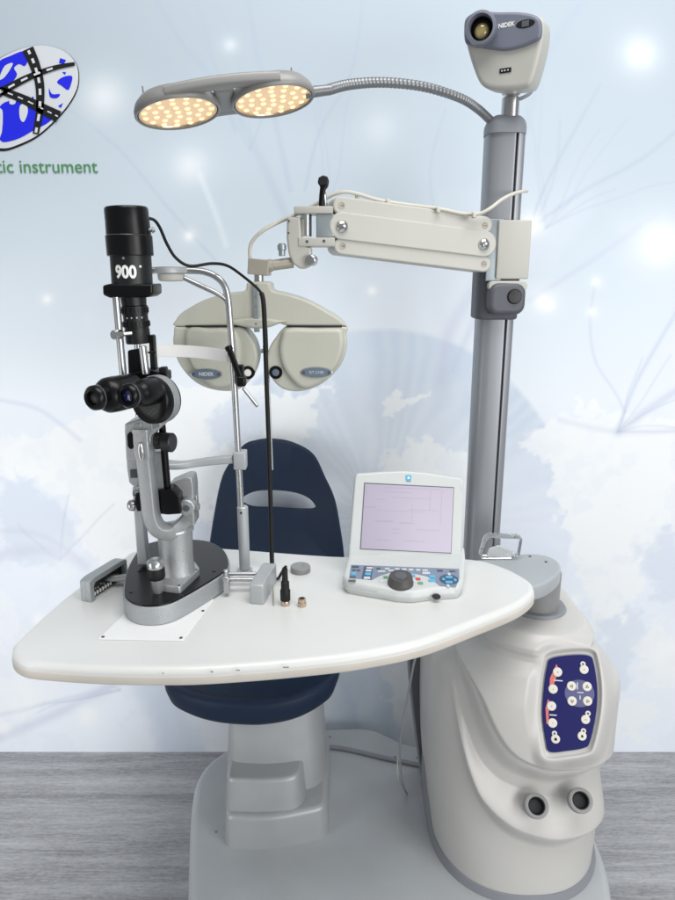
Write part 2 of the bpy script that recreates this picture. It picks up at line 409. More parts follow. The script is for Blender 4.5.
    r3 = random.Random(3)
    for hx, hy, a0, a1, L_, n_ in ((546, 228, -100, -20, 130, 6), (618, 432, -75, -5, 120, 5), (250, 150, -120, -60, 130, 4), (60, 560, -160, -40, 80, 3), (120, 690, 150, 210, 110, 3), (330, 200, -110, -70, 150, 3)):
        for k in range(n_):
            a = math.radians(a0+(a1-a0)*(k+r3.random())/n_); P_ = [(hx, hy)]; l = L_*(.6+.6*r3.random())
            for q in range(4): a += r3.uniform(-.22, .22); P_.append((P_[-1][0]+math.cos(a)*l/4, P_[-1][1]+math.sin(a)*l/4))
            strand(P_, 1.5, G1, .3)
    # soft spots of light in the print
    for sx, sy, r, a in ((104, 97, 18, .55), (190, 166, 15, .5), (640, 54, 15, .6), (531, 225, 9, .95), (660, 243, 17, .95), (543, 302, 9, .8), (549, 305, 5, .8), (47, 299, 4, .95), (189, 236, 4.5, .95), (596, 282, 4, .7),
                         (592, 312, 4, .7), (372, 291, 4, .8), (380, 128, 18, .25), (230, 45, 6, .4), (38, 620, 5, .8), (88, 716, 9, .9), (24, 700, 16, .5), (230, 700, 8, .5), (62, 565, 20, .3), (4, 728, 6, .7), (664, 650, 18, .5), (575, 600, 5, .7)):
        d = np.hypot(px-sx, py-sy); mix((250, 252, 253), a*np.exp(-(d/r)**2)); mix((250, 252, 253), a*.35*np.exp(-(d/(r*2))**2))
    c = np.clip(col/255, 0, 1); c = np.where(c <= .04045, c/12.92, ((c+.055)/1.055)**2.4)
    me = bpy.data.meshes.new('printed_mural'); nv = nx*nz
    co = np.empty((nv, 3), np.float32); co[:, 0] = X.ravel(); co[:, 1] = WY; co[:, 2] = Z.ravel()
    me.vertices.add(nv); me.vertices.foreach_set('co', co.ravel())
    idx = np.arange(nv).reshape(nz, nx); q = np.stack([idx[:-1, :-1], idx[:-1, 1:], idx[1:, 1:], idx[1:, :-1]], -1).reshape(-1, 4)
    me.loops.add(q.size); me.loops.foreach_set('vertex_index', q.ravel().astype(np.int32))
    me.polygons.add(len(q)); me.polygons.foreach_set('loop_start', np.arange(0, q.size, 4, dtype=np.int32))
    me.update(calc_edges=True)
    ca = me.color_attributes.new('print', 'FLOAT_COLOR', 'POINT'); rgba = np.ones((nv, 4), np.float32); rgba[:, :3] = c.reshape(-1, 3)
    ca.data.foreach_set('color', rgba.ravel())
    m = bpy.data.materials.new('mural_print'); m.use_nodes = True; N = m.node_tree.nodes; L = m.node_tree.links
    a = N.new('ShaderNodeAttribute'); a.attribute_name = 'print'; L.new(a.outputs['Color'], N['Principled BSDF'].inputs['Base Color'])
    N['Principled BSDF'].inputs['Roughness'].default_value = .75; N['Principled BSDF'].inputs['Specular IOR Level'].default_value = .2
    me.materials.append(m); return me
wall = thing('backdrop_wall', 'pale blue wall behind the equipment, printed with a faint white world map and a globe logo', 'wall', V((0, WY, FZ)))
bm = BM(); rbox(bm, (0, WY+.032, 1.1), (3.0, .05, 2.28), .001); obj('wall_panel', bm, mat('wall_board', (222, 228, 234), .7), wall)
mo = bpy.data.objects.new('printed_mural', mural()); C.objects.link(mo); mo.parent = wall; mo.matrix_parent_inverse = Matrix.Translation(-wall.location)
# globe logo, printed on the wall
LO = V((0, WY-.003, 0))
def wallpx(pts, d=0.): return pxo(pts, LO, FRONT)
def shrink(pts, k): c = V((31, 97)); return [c+(V(p[:2])-c)*k for p in pts]
ell = catmull([V(p) for p in ((38, 45), (52, 46.5), (66, 52), (76, 63), (79, 77), (76, 93), (63, 113), (39, 136), (15, 148), (0, 151), (-20, 146), (-34, 125), (-36, 98), (-22, 73), (0, 57.5), (20, 48.5))], 6)
lg = BM(); flat(lg, wallpx(ell), V((0, WY-.0015, 0)), FRONT); logo = obj('globe_logo', lg, 'logoblack', wall, recalc=False)
def off(pts, dx, dy, k): return [(30+dx+(p[0]-30)*k, 98+dy+(p[1]-98)*k) for p in pts]
lg = BM(); flat(lg, wallpx(off(ell, .6, -1.3, .972)), V((0, WY-.0022, 0)), FRONT); obj('globe_disc', lg, 'logogrey', logo, recalc=False)
lg = BM()
for P in ([(-14, 78), (-2, 62), (10, 56), (24, 51), (28, 58), (25, 66), (19, 64), (14, 68), (17, 74), (14, 80), (8, 84), (2, 89), (-6, 94), (-14, 96)],
          [(2, 104), (12, 100), (20, 98), (27, 102), (34, 106), (45, 112), (52, 118), (46, 124), (34, 130), (20, 138), (6, 142), (0, 140), (-8, 128), (-4, 114)],
          [(60, 58), (66, 60), (64, 64), (59, 63)], [(57, 82), (63, 77), (72, 76), (71, 84), (68, 90), (62, 86)], [(49, 88), (52, 94), (60, 94), (57, 98), (50, 97)], [(58, 106), (63, 103), (61, 108)], [(62, 72), (66, 72), (65, 75)],
          [(30, 100), (33, 96), (35, 102)]):
    flat(lg, wallpx(catmull(P, 3) if len(P) > 4 else P), V((0, WY-.0030, 0)), FRONT)
obj('globe_continents', lg, 'logoblue', logo, recalc=False)
lg = BM()
for P in ([(0, 76), (5, 66), (13, 63), (10, 70), (4, 78), (-1, 80)], [(20, 106), (26, 104), (28, 112), (24, 122), (20, 118)], [(10, 99), (16, 98), (15, 104), (10, 104)], [(-14, 110), (0, 108), (3, 116), (0, 138), (-14, 134)]):
    flat(lg, wallpx(catmull(P, 3)), V((0, WY-.0038, 0)), FRONT)
obj('globe_lakes', lg, 'logogrey', logo, recalc=False)
def ribbon(bmx, P, ws, dy):
    Q = path([V((p[0], p[1], 0)) for p in P], 8); a, b = [], []
    for i, q in enumerate(Q):
        t = (Q[min(i+1, len(Q)-1)]-Q[max(i-1, 0)]).normalized(); w = ws[0]+(ws[1]-ws[0])*i/(len(Q)-1); nn = V((-t.y, t.x, 0))*w/2
        a.append(q+nn); b.append(q-nn)
    for i in range(len(Q)-1): flat(bmx, wallpx([a[i], a[i+1], b[i+1], b[i]]), V((0, WY-dy, 0)), FRONT)
lg = BM(); lw = BM()
for P, w in (([(28, 49), (35, 65), (40, 85), (40, 110), (36, 134)], (12, 6)), ([(-14, 101), (5, 90), (30, 77), (55, 68), (75, 64)], (9.5, 3.5)), ([(-14, 86), (5, 92), (25, 100), (45, 110), (59, 117)], (6, 12))):
    ribbon(lg, P, w, .0046)
    Q = path([V((p[0], p[1], 0)) for p in P], 6)
    for i in range(1, len(Q)-2, 3):
        if i/len(Q) > .72 and P[-1][0] == 75: break
        ribbon(lw, [Q[i], Q[i]*.4+Q[i+1]*.6, Q[i+1]+(Q[i+2]-Q[i+1])*.5], (w[0]*.22, w[0]*.22), .0054)
obj('globe_roads', lg, 'logoblack', logo, recalc=False); obj('road_dashes', lw, 'logogrey', logo, recalc=False)
p = hit(46.6, 167, LO, FRONT[2]); p.y = WY-.002
text('green_lettering', 'tic instrument', pl(17.8, 45, 167, WY), p, FRONT, 'logogreen', logo, .0003)

# ================================================================== BASE PLATFORM
plat = thing('base_platform', 'flat grey metal platform with rounded corners standing on the plank floor', 'platform', V((.1, 1.35, FZ)))
out = [onz(*q, PZ).xy for q in ((189, 860), (192, 800), (199, 774), (214, 757), (240, 742), (285, 731), (335, 727), (368, 727), (388, 734), (405, 742), (430, 746), (470, 748), (525, 764), (562, 788), (588, 822), (604, 858), (612, 895), (611, 930))]
out += [V((.45, .985)), V((.2, .97)), V((-.2, .97)), V((-.275, .99))]
out = catmull([V((p.x, p.y)) for p in out], 6)
bm = BM(); rprism(bm, out, PZ-FZ, V((0, 0, FZ)), TOP, r=.018, seg=5, taper=-.008)
obj('platform_slab', bm, 'platform', plat)
screws('screw', [onz(*q, PZ) for q in ((330, 737), (395, 757), (417, 758), (216, 832), (312, 738))], (0, 0, 1), .0035, .0012, 'skirt', plat)

# ================================================================== CHAIR
chair = thing('examination_chair', 'navy blue patient chair with slotted backrest on a stepped silver grey pedestal', 'chair', V((-.14, 1.45, PZ)))
def slab(pts, Y, h, r, tilt=0.): return pts
# pedestal: lower block, middle block, upper column
def fp(L_): return [V((p[0], p[1])) for p in L_]
c0 = onz(226, 847, PZ); c1 = onz(327, 838, PZ)
lowp = roundpoly([(c0.x, c0.y), (c0.x+.10, c0.y-.004), (c1.x, c1.y+.004), (c1.x+.004, c1.y+.27), (c0.x-.01, c1.y+.27)], [.02, .1, .025, .05, .05])
bm = BM(); rprism(bm, lowp, .082, V((0, 0, PZ)), TOP, r=.012, seg=5, taper=-.004); obj('lower_cover', bm, 'post', chair)
midp = roundpoly([(c0.x+.002, c0.y+.022), (c0.x+.09, c0.y+.018), (c0.x+.17, c0.y+.028), (c0.x+.178, c0.y+.25), (c0.x, c0.y+.25)], [.02, .08, .035, .04, .04])
bm = BM(); rprism(bm, midp, .082, V((0, 0, PZ+.08)), TOP, r=.010, seg=5, taper=-.006); obj('middle_cover', bm, 'post', chair)
colp = roundpoly([(c0.x+.0, c0.y+.085), (c0.x+.10, c0.y+.075), (c0.x+.212, c0.y+.10), (c0.x+.215, c0.y+.25), (c0.x, c0.y+.25)], [.03, .08, .05, .04, .04])
bm = BM(); rprism(bm, colp, .20, V((0, 0, PZ+.081)), TOP, r=.006, seg=3, taper=-.012); obj('upper_column', bm, 'post', chair)
bm = BM(); cyl(bm, V((-.15, 1.45, .30)), V((-.15, 1.45, .37)), .05); obj('lift_post', bm, 'steel', chair)
# seat: bowl shaped shell with a lip
so = V((-.186, 0, 0))
seatp = [(-.178, 1.36), (-.150, 1.30), (-.085, 1.258), (0, 1.245), (.085, 1.262), (.150, 1.31), (.176, 1.37), (.182, 1.48), (.165, 1.60), (.08, 1.635), (-.08, 1.635), (-.165, 1.60), (-.184, 1.48)]
sp = [V(((p[0]*1.26 if p[0] < 0 else p[0])-.172, p[1])) for p in catmull([V(p) for p in seatp], 6)]
bm = BM()
rings = []
for ins, z in ((.055, .353), (.028, .360), (.010, .378), (.002, .402), (.0, .420), (.004, .428), (.012, .431), (.022, .428), (.032, .420), (.05, .413), (.08, .409)):
    rings.append([bm.verts.new((q.x, q.y, z+.10*max(0, (q.x+.172))*.5+.02)) for q in inset2(sp, ins)])
for a, b in zip(rings, rings[1:]):
    for i in range(len(a)): bm.faces.new((a[i-1], a[i], b[i], b[i-1]))
bm.faces.new(rings[0][::-1]); bm.faces.new(rings[-1]); obj('seat', bm, 'navy', chair, 60)
# backrest: one shaped shell with a slot
BY = 1.615
outl = catmull([V(p) for p in ((205.5, 592), (207, 565), (211, 531), (220, 483), (229.5, 463), (243, 446), (256, 441), (271, 439.5), (292, 443), (313, 455), (325, 478), (335, 501), (341, 533), (344, 556), (345, 592))], 5, False)
slot = catmull([V(p) for p in ((244, 505), (243, 497.5), (257, 491), (280, 490.5), (300, 494), (312, 501), (315, 509.5), (300, 510.5), (275, 509), (255, 508.5))], 4, True)
bm = BM()
def backpt(p, d):
    w = at(p[0], p[1], BY); k = (w.x+.16)/.17
    q = at(p[0], p[1], BY-.040*k*k+.03*ss(.65, .95, w.z)); q.y += d; return q
def ringface(bmx, outer, inner, d, flip):
    vo = [bmx.verts.new(backpt(p, d)) for p in outer]; vi = [bmx.verts.new(backpt(p, d)) for p in inner]
    eds = [bmx.edges.new((vo[i-1], vo[i])) for i in range(len(vo))]+[bmx.edges.new((vi[i-1], vi[i])) for i in range(len(vi))]
    bmesh.ops.triangle_fill(bmx, edges=eds, use_beauty=True); return vo, vi
of = [V((max(p.x, 0), p.y)) for p in outl]
ctr = V((276, 520)); ofi = [ctr+(p-ctr)*.975 for p in of]
fo, fi = ringface(bm, ofi, slot, 0, 0)
mid = [bm.verts.new(backpt(p, .006)) for p in of]; midb = [bm.verts.new(backpt(p, .013)) for p in of]
bo, bi = ringface(bm, ofi, slot, .018, 1)
for A, B in ((fo, mid), (mid, midb), (midb, bo), (fi, bi)):
    for i in range(len(A)): bm.faces.new((A[i-1], A[i], B[i], B[i-1]))
obj('backrest', bm, 'navy', chair, 45)
bm = BM(); sweep(bm, path([V((-.16, 1.60, .34)), V((-.16, 1.66, .40)), V((-.16, 1.66, .52)), V((-.16, 1.655, .62))], 5), rrect(.10, .016, .006), (1, 0, 0)); obj('back_bracket', bm, 'trim', chair)

# ================================================================== CONSOLE PEDESTAL
ped = thing('console_pedestal', 'sculpted cream instrument pedestal with navy button panel and two instrument holders', 'pedestal', V((.40, 1.30, PZ)))
LV = [  # z, cx, half width, front centre Y, front depth, rear Y, exponent
    (.664, .412, .070, 1.275, .066, 1.345, 2.0), (.662, .412, .084, 1.275, .080, 1.36, 2.0), (.652, .412, .091, 1.275, .087, 1.37, 2.0), (.640, .412, .097, 1.275, .094, 1.38, 2.0), (.630, .411, .0945, 1.275, .092, 1.38, 2.0), (.622, .411, .089, 1.275, .088, 1.38, 2.0),
    (.612, .410, .090, 1.278, .092, 1.40, 2.0), (.598, .402, .110, 1.285, .110, 1.42, 2.2), (.580, .397, .150, 1.29, .132, 1.44, 2.3), (.555, .394, .178, 1.30, .150, 1.45, 2.4), (.525, .388, .185, 1.31, .165, 1.45, 2.4), (.47, .386, .187, 1.315, .175, 1.45, 2.4),
    (.36, .387, .187, 1.315, .178, 1.45, 2.4), (.25, .391, .186, 1.315, .184, 1.45, 2.4), (.15, .396, .182, 1.315, .198, 1.45, 2.35), (.096, .397, .178, 1.315, .204, 1.45, 2.3)]
LVz = [l[0] for l in LV][::-1]
def lv(z):
    r = 0. if z > .612 else .022*ss(.612, .57, z)
    return [sum(float(np.interp(z+q*r, LVz, [l[k] for l in LV][::-1]))*g for q, g in ((-1.5, .12), (-.75, .23), (0, .30), (.75, .23), (1.5, .12))) for k in range(1, 7)]
NT = 430; NZ = 360
def sect(z, grow=0.):
    cx, a, yc, b, yr, e = lv(z); out = []
    a += grow; b += grow; nf = int(NT*.72)
    for i in range(nf+1):                         # front sweep, left to right
        t = PI - PI*i/nf; c, s = math.cos(t), math.sin(t)
        out.append((cx+a*math.copysign(abs(c)**(2/e), c), yc-b*abs(s)**(2/e)))
    nr = NT-nf-1; ns = nr//3; L_ = yr-yc
    for i in range(1, ns+1): out.append((cx+a, yc+L_*i/ns))
    for i in range(1, ns+1): out.append((cx+a-2*a*i/(ns+1), yr))
    for i in range(nr-2*ns+1): out.append((cx-a, yr-L_*i/(nr-2*ns+1)))
    return out
PO = at(572, 703, 1.115); PN = V((-.12, -.93, .34)).normalized(); PF = frame(PN)
pan_px = [(551, 659), (570, 655.5), (589, 656), (594, 664), (597.5, 690), (596, 715), (590, 742), (584, 748), (567, 751), (550, 752), (546, 742), (542.5, 715), (544, 688), (547, 668)]
pc = V((571, 704)); pan_big = [pc+(V(p)-pc)*1.10 for p in pan_px]
def curve_sd(P, px, py):        # signed distance to an open curve; positive outside / below
    P = np.array([tuple(q) for q in path([V((a, b, 0)) for a, b in P], 6)])[:, :2]; best = np.full(px.shape, 1e9); sg = np.ones(px.shape)
    for a, b in zip(P, P[1:]):
        d = b-a; t = np.clip(((px-a[0])*d[0]+(py-a[1])*d[1])/(d@d), 0, 1); e = np.hypot(px-a[0]-t*d[0], py-a[1]-t*d[1])
        c = d[0]*(py-a[1])-d[1]*(px-a[0]); m = e < best; best = np.where(m, e, best); sg = np.where(m, np.sign(c), sg)
    return best*sg
def poly_sd(P, px, py):
    P = np.array([tuple(q)[:2] for q in P]); best = np.full(px.shape, 1e9); ins = np.zeros(px.shape, bool)
    for i in range(len(P)):
        a, b = P[i-1], P[i]; d = b-a; t = np.clip(((px-a[0])*d[0]+(py-a[1])*d[1])/(d@d), 0, 1); best = np.minimum(best, np.hypot(px-a[0]-t*d[0], py-a[1]-t*d[1]))
        ins ^= ((a[1] > py) != (b[1] > py)) & (px < (b[0]-a[0])*(py-a[1])/(b[1]-a[1]+1e-12)+a[0])
    return np.where(ins, best, -best)
def sst(a, b, x): t = np.clip((x-a)/(b-a), 0, 1); return t*t*(3-2*t)
def projn(W):
    y = W[..., 1]; z = W[..., 2]-CZ; w = y*math.cos(PITCH)-z*math.sin(PITCH); up = y*math.sin(PITCH)+z*math.cos(PITCH)
    return 337.5+F*W[..., 0]/w, 450-F*up/w
C0 = [(448, 560), (458, 600), (468, 640), (482, 684), (492, 715), (506, 740), (526, 754), (553, 759.5), (582, 757), (606, 747), (640, 725)]
C1 = [(432, 560), (442, 620), (452, 670), (463, 715), (476, 752), (490, 771), (507, 783), (542, 795), (562, 794), (587, 783), (606, 762), (640, 735)]
C2 = [(440, 640), (452, 690), (464, 735), (474, 765), (485, 789), (500, 807), (517, 819), (542, 827), (562, 827), (587, 818), (606, 797), (640, 760)]
C3 = [(440, 690), (452, 735), (463, 770), (474, 798), (485, 816), (500, 833), (518, 844), (542, 851), (562, 850), (583, 840), (606, 819), (640, 790)]
zz = [.664+(.096-.664)*(j/NZ) for j in range(NZ+1)]
SS = np.array([sect(z) for z in zz]); NS = SS.shape[1]
W = np.concatenate([SS, np.repeat(np.array(zz)[:, None, None], NS, 1)], 2)
tg = np.roll(SS, -1, 1)-np.roll(SS, 1, 1); nrm = np.stack([tg[..., 1], -tg[..., 0]], -1); nrm /= np.linalg.norm(nrm, axis=-1, keepdims=True)+1e-9
fr_mask = (np.arange(NS) < int(NT*.72)+2)[None, :]*np.ones((NZ+1, 1))
px, py = projn(W)
d0, d1, d2, d3 = (curve_sd(c, px, py) for c in (C0, C1, C2, C3))
up_ = .027*(1-sst(-7, 3, d0)) + .0035*sst(-7, 3, d0)*(1-sst(0, 1, np.clip(d0/(d0-d1+1e-6), 0, 1)))
up_ = np.where(d0 < 0, up_, np.where(d1 < 0, .032*(1-sst(0, .7, d0/(d0-d1+1e-9)))+up_*0, 0))
up_ = np.where(d0 < 0, .032+.013*(1-sst(-6, 0, d0)), up_)
mid_t = np.clip(d1/(d1-d2+1e-9), 0, 1); low_t = np.clip(d2/(d2-d3+1e-9), 0, 1)
sh = np.where(d1 < 0, 0, np.where(d2 < 0, .033*(1-(1-mid_t)**1.15)*np.clip(1-.06*mid_t**6, 0, 1), np.where(d3 < 0, .031*(1-sst(-.12, .9, low_t)), 0)))
o = up_*sst(470, 400, py*0+430-(px-448)*0)*sst(570, 650, py)+sh*sst(448, 482, px)
o = up_*(.25+.75*sst(585, 650, py))*sst(440, 470, px)+sh*sst(448, 484, px)
o *= np.where(nrm[..., 0] > 0, np.clip(-.1-1.2*nrm[..., 1], .06, 1), 1)*fr_mask
for _ in range(1):
    o[1:-1, 1:-1] = (o[1:-1, 1:-1]*2+o[:-2, 1:-1]+o[2:, 1:-1]+o[1:-1, :-2]+o[1:-1, 2:])/6
W[..., :2] += nrm*o[..., None]
px, py = projn(W); dd = np.where((px > 515) & (px < 625) & (py > 625) & (py < 785) & (fr_mask > 0), poly_sd(catmull(pan_big, 5), px, py), -99)
def ontoplane(off_):
    u_ = (px-337.5)/F; v_ = -(py-450)/F; D_ = np.stack([u_, math.cos(PITCH)+v_*math.sin(PITCH), -math.sin(PITCH)+v_*math.cos(PITCH)], -1)
    t = ((PO+PN*off_)-CAM).dot(PN)/(D_@np.array(PN)); return np.array(CAM)+D_*t[..., None]
k1_ = sst(-15, -3, dd)[..., None]; k2_ = sst(-2.2, 1.6, dd)[..., None]
W = W*(1-k1_)+ontoplane(.004)*k1_; W = W*(1-k2_)+ontoplane(-.0045)*k2_
idx = np.arange((NZ+1)*NS).reshape(NZ+1, NS); nx_ = np.roll(idx, -1, 1)
quads = np.stack([idx[:-1], idx[1:], nx_[1:], nx_[:-1]], -1).reshape(-1, 4).tolist()
bm = BM(); vv = [bm.verts.new(p) for p in W.reshape(-1, 3).tolist()]
for q in quads: bm.faces.new([vv[i] for i in q])
bm.faces.new([vv[i] for i in idx[0]]); bm.faces.new([vv[i] for i in idx[-1][::-1]])
obj('pedestal_body', bm, 'body', ped, 60)
# grey skirt and rear frame with a dark seam
bm = BM(); B0 = sect(.10, .0)[::4]; rings = [[] for _ in range(6)]
for q in B0:
    zt = .097+.103*ss(1.27, 1.43, q[1]) if q[0] < .39 else .097+.06*ss(1.24, 1.43, q[1])
    cx_, cy_ = .397, 1.315; d_ = V((q[0]-cx_, q[1]-cy_)); 
    f_ = [(.009, PZ+.0005), (.008, PZ+.004), (.0045+.004*ss(.1, .2, zt), zt-.004), (.0035+.004*ss(.1, .2, zt), zt-.001), (.001+.004*ss(.1, .2, zt), zt), (-.012, zt-.001)]
    for r_, (g_, z_) in zip(rings, f_):
        e_ = d_+d_.normalized()*g_; r_.append(bm.verts.new((cx_+e_.x, min(cy_+e_.y, 1.452), z_)))
for a, b in zip(rings, rings[1:]):
    for i in range(len(a)): bm.faces.new((a[i-1], a[i], b[i], b[i-1]))
obj('skirt', bm, 'skirt', ped)
bm = BM(); fx = lambda y, Y: at(*y, Y).x
lp = [(at(px, py, 1.452).x, at(px, py, 1.452).z) for px, py in ((409, 640), (411, 680), (415, 720), (420, 760), (425, 795), (429, 822), (436, 838))]
rp_ = [(.574, lp[-1][1]), (.576, .3), (.572, .50), (.54, .585), (.3, .60), (lp[0][0]+.02, .60)]
rprism(bm, roundpoly(lp+rp_, .004), .014, V((0, 1.466, 0)), FRONT, r=.003, seg=3); obj('rear_frame', bm, 'trim', ped)
bm = BM(); rprism(bm, roundpoly([(p[0]-.004, p[1]) for p in lp]+rp_, .004), .03, V((0, 1.497, 0)), FRONT, r=.004, seg=3); obj('rear_cover', bm, 'skirt', ped)
# control panel
pp = catmull([V(p) for p in pxo(pan_px, PO, PF)], 5)
bm = BM(); rprism(bm, pp, .0028, PO-PN*.0034, PF, r=.0006, seg=2); panel = obj('control_panel', bm, 'panel', ped)
bm = BM(); big = inset2([V((p[0], p[1])) for p in pp], -.0012)
A = sum(pp[i-1].x*pp[i].y-pp[i].x*pp[i-1].y for i in range(len(pp)))
if A < 0: big = inset2([V((p[0], p[1])) for p in pp], .0012)
rprism(bm, big, .002, PO-PN*.0038, PF, r=.0004, seg=2); obj('panel_border', bm, 'capg', panel)
def pdisc(name, px, py, r, m, par, h=.0012, lift=-.0006, ry=None):
    o = hit(px, py, PO, PN); b_ = BM(); rprism(b_, circle(r, 24, ry), h, o+PN*lift, PF, r=h*.6, seg=2); return obj(name, b_, m, par)
u = pl(1, 572, 703, 1.115)
for q in ([(556.5, 664), (560, 672), (556, 678), (552, 690), (549.5, 690), (550, 678)], [(548, 699), (552, 704), (548.5, 712), (549, 724), (546.5, 724), (545.5, 708)]):
    b_ = BM(); rprism(b_, pxo(q, PO, PF), .0006, PO-PN*.0006, PF, r=0); obj('wedge_mark', b_, 'panelred', panel)
pdisc('slate_disc', 579.5, 693.5, 14.5*u, 'panelmid', panel, .0006, -.0006, 13.5*u)
syms = []
for px, py, s in ((557.5, 672, '+'), (553, 689, '-'), (551.5, 706, '+'), (552.5, 723, '-'), (584, 669.5, '='), (571.5, 686, '◁'), (587, 686.5, '△'), (572, 701, '▽'), (587.5, 701, '▷'), (585.5, 719.5, '='), (555.5, 739, 'p'), (582, 736, 'l')):
    b_ = pdisc('panel_button', px, py, (4.6 if s not in '=pl' else 4.4)*u, 'button', panel, .0022)
    o = hit(px, py, PO, PN)+PN*.0017; k = BM()
    if s in '+-=':
        rbox(k, o, (.0042*(.5 if s != '=' else 1.), .0007, .0003), .0001, PF)
        if s == '+': rbox(k, o+PN*.0001, (.0007, .0021, .0003), .0001, PF)
    elif s == 'p':
        lathe(k, [(.0016, 0), (.0016, .0003), (.0026, .0003), (.0026, 0)], o, PN, 20); rbox(k, o+PF[1]*.0022, (.0008, .003, .0006), .0001, PF)
    elif s == 'l':
        rbox(k, o-PF[1]*.0006, (.0042, .0034, .0005), .0002, PF); rprism(k, [(-.0013, .001), (.0013, .001), (.0013, .0025), (-.0013, .0025)], .0004, o, PF, r=0)
    else:
        t = {'◁': PI, '△': PI/2, '▽': -PI/2, '▷': 0}[s]
        rprism(k, [(.0036*math.cos(t+2*PI*i/3), .0036*math.sin(t+2*PI*i/3)) for i in range(3)], .0005, o, PF, r=0)
        i_ = BM(); rprism(i_, [(.0018*math.cos(t+2*PI*i/3), .0018*math.sin(t+2*PI*i/3)) for i in range(3)], .0008, o, PF, r=0); obj('symbol_fill', i_, 'button', b_)
    obj('button_symbol', k, 'blackm', b_)
for px, py in ((583, 664), (588, 713.5), (554.5, 733.5), (583.5, 731)):
    d = pdisc('indicator', px, py, 2.6*u, 'button', panel, .0008)
    o = hit(px, py, PO, PN)+PN*.0003; k = BM(); rprism(k, circle(1.1*u, 12), .0004, o, PF, r=0); obj('indicator_eye', k, 'keydark', d)
for a, b_, c, d in ((577.3, 686, 1, 7), (580.3, 692.5, 6, 1), (580, 697.5, 1, 4), (558, 680.5, 9, 1.1), (553, 715, 7, 1.1)):
    k = BM(); o = hit(a, b_, PO, PN)+PN*.0003; rbox(k, o, (c*u, d*u, .0003), .0001, PF); obj('panel_mark', k, 'keylight', panel)
# two instrument holders
for px, py in ((536.5, 806), (580.5, 800.5)):
    # drop on the shelf: fixed depth just in front of the sculpted shelf
    O = at(px, py, 1.099 if px < 560 else 1.103); ax = V((-.05, -.72, .69)).normalized()
    hb = BM(); lathe(hb, [(.0225, -.016), (.0232, 0), (.0228, .0035), (.021, .0045), (.0165, .0035), (.0158, .001), (.0155, -.012), (.001, -.0125)], O, ax, 44)
    h_ = obj('instrument_holder', hb, 'ringg', ped, 50)
    hb = BM(); lathe(hb, [(.0152, -.0118), (.0152, -.0005), (.0140, 0.0), (.0135, -.004), (.012, -.010), (.001, -.0108)], O, ax, 36); obj('holder_liner', hb, 'holeblack', h_, 50)

# ================================================================== TABLE with its swivel arm
tab = thing('instrument_table', 'off-white curved tabletop on a grey swivel arm, carrying the slit lamp', 'table', V((.41, 1.27, .66)))
to = [onz(*q, TZ).xy for q in ((13, 655), (12, 648), (20, 636), (70, 592), (118, 560), (140, 549), (200, 546), (330, 555), (400, 556), (470, 558), (503, 566), (527, 578), (534, 586), (532, 594), (515, 606), (470, 624), (420, 642), (360, 654), (300, 661), (240, 666), (180, 669), (100, 668), (40, 664), (22, 661))]
to = catmull([V((p.x, p.y)) for p in to], 5)
bm = BM(); rprism(bm, to, .028, V((0, 0, TZ-.028)), TOP, r=.010, rb=.005, seg=5); top = obj('tabletop', bm, 'table', tab)
AZ = .772
arm = [onz(*q, AZ).xy for q in ((440, 566), (471, 560), (500, 556.5), (527, 553), (545, 554.5), (557, 559.5), (561, 567), (556, 575), (540, 584), (500, 592), (440, 604), (415, 590))]
bm = BM(); rprism(bm, catmull([V((p.x, p.y)) for p in arm], 5), .030, V((0, 0, AZ-.030-.001)), TOP, r=.005, rb=.003, seg=3); sa = obj('support_arm', bm, 'armgrey', tab)
screws('arm_screw', [onz(*q, AZ-.001) for q in ((530, 556.5), (546, 562))], (0, 0, 1), .003, .0012, 'trim', sa)
pc_ = V((.412, 1.275, 0))
bm = BM(); cyl(bm, pc_+V((0, 0, .655)), pc_+V((0, 0, AZ-.0295)), .0445, n=48); obj('pivot_post', bm, 'ringg', tab)
bm = BM(); cyl(bm, pc_+V((0, 0, .6642)), pc_+V((0, 0, .6700)), .060, .057, n=48); obj('pivot_collar', bm, 'skirt', tab)
eb = BM(); A_ = sum(to[i-1].x*to[i].y-to[i].x*to[i-1].y for i in range(len(to))); rprism(eb, inset2(to if A_ > 0 else to[::-1], -.0007), .0155, V((0, 0, TZ-.0265)), TOP, r=.003, rb=.003, seg=3); obj('edge_band', eb, 'edgeband', top)
# small chips along the front edge
for px, py, w in ((40, 655, 3), (212, 671.5, 3), (238, 670, 4), (286, 667, 6), (163, 673, 1.5)):
    cb = BM(); o = onz(px, py, TZ-.004); rbox(cb, o+V((0, -.0006, 0)), (pl(w, px, py, o.y), .0016, .0016), .0006); obj('edge_chip', cb, 'ringg', top)

# ================================================================== SUPPORT POLE
PY0 = 1.415; pxc = .3225
pole = thing('support_pole', 'tall grey aluminium column rising behind the table, with a dark slider clamp', 'pole', V((pxc, PY0, .55)))
bm = BM(); prof = roundpoly([(-.036, -.028), (.016, -.032), (.016, .036), (-.036, .036)], [.026, .004, .01, .02])
rprism(bm, prof, 1.042, V((pxc, PY0, .55)), TOP, r=.001, seg=1); obj('column', bm, 'alu', pole)
bm = BM(); rprism(bm, roundpoly([(.0195, -.030), (.036, -.024), (.036, .034), (.0195, .034)], [.003, .012, .01, .003]), 1.042, V((pxc, PY0, .55)), TOP, r=.001, seg=1); obj('column_rail', bm, 'alu', pole)
bm = BM(); rbox(bm, (pxc+.0175, PY0+.006, 1.07), (.006, .05, 1.03), .0005); obj('column_groove', bm, 'trim', pole)
bm = BM(); rprism(bm, roundpoly([(-.038, -.036), (.038, -.036), (.038, .038), (-.038, .038)], .028), .034, V((pxc, PY0, 1.588)), TOP, r=.022, seg=6); obj('pole_cap', bm, 'capg', pole)
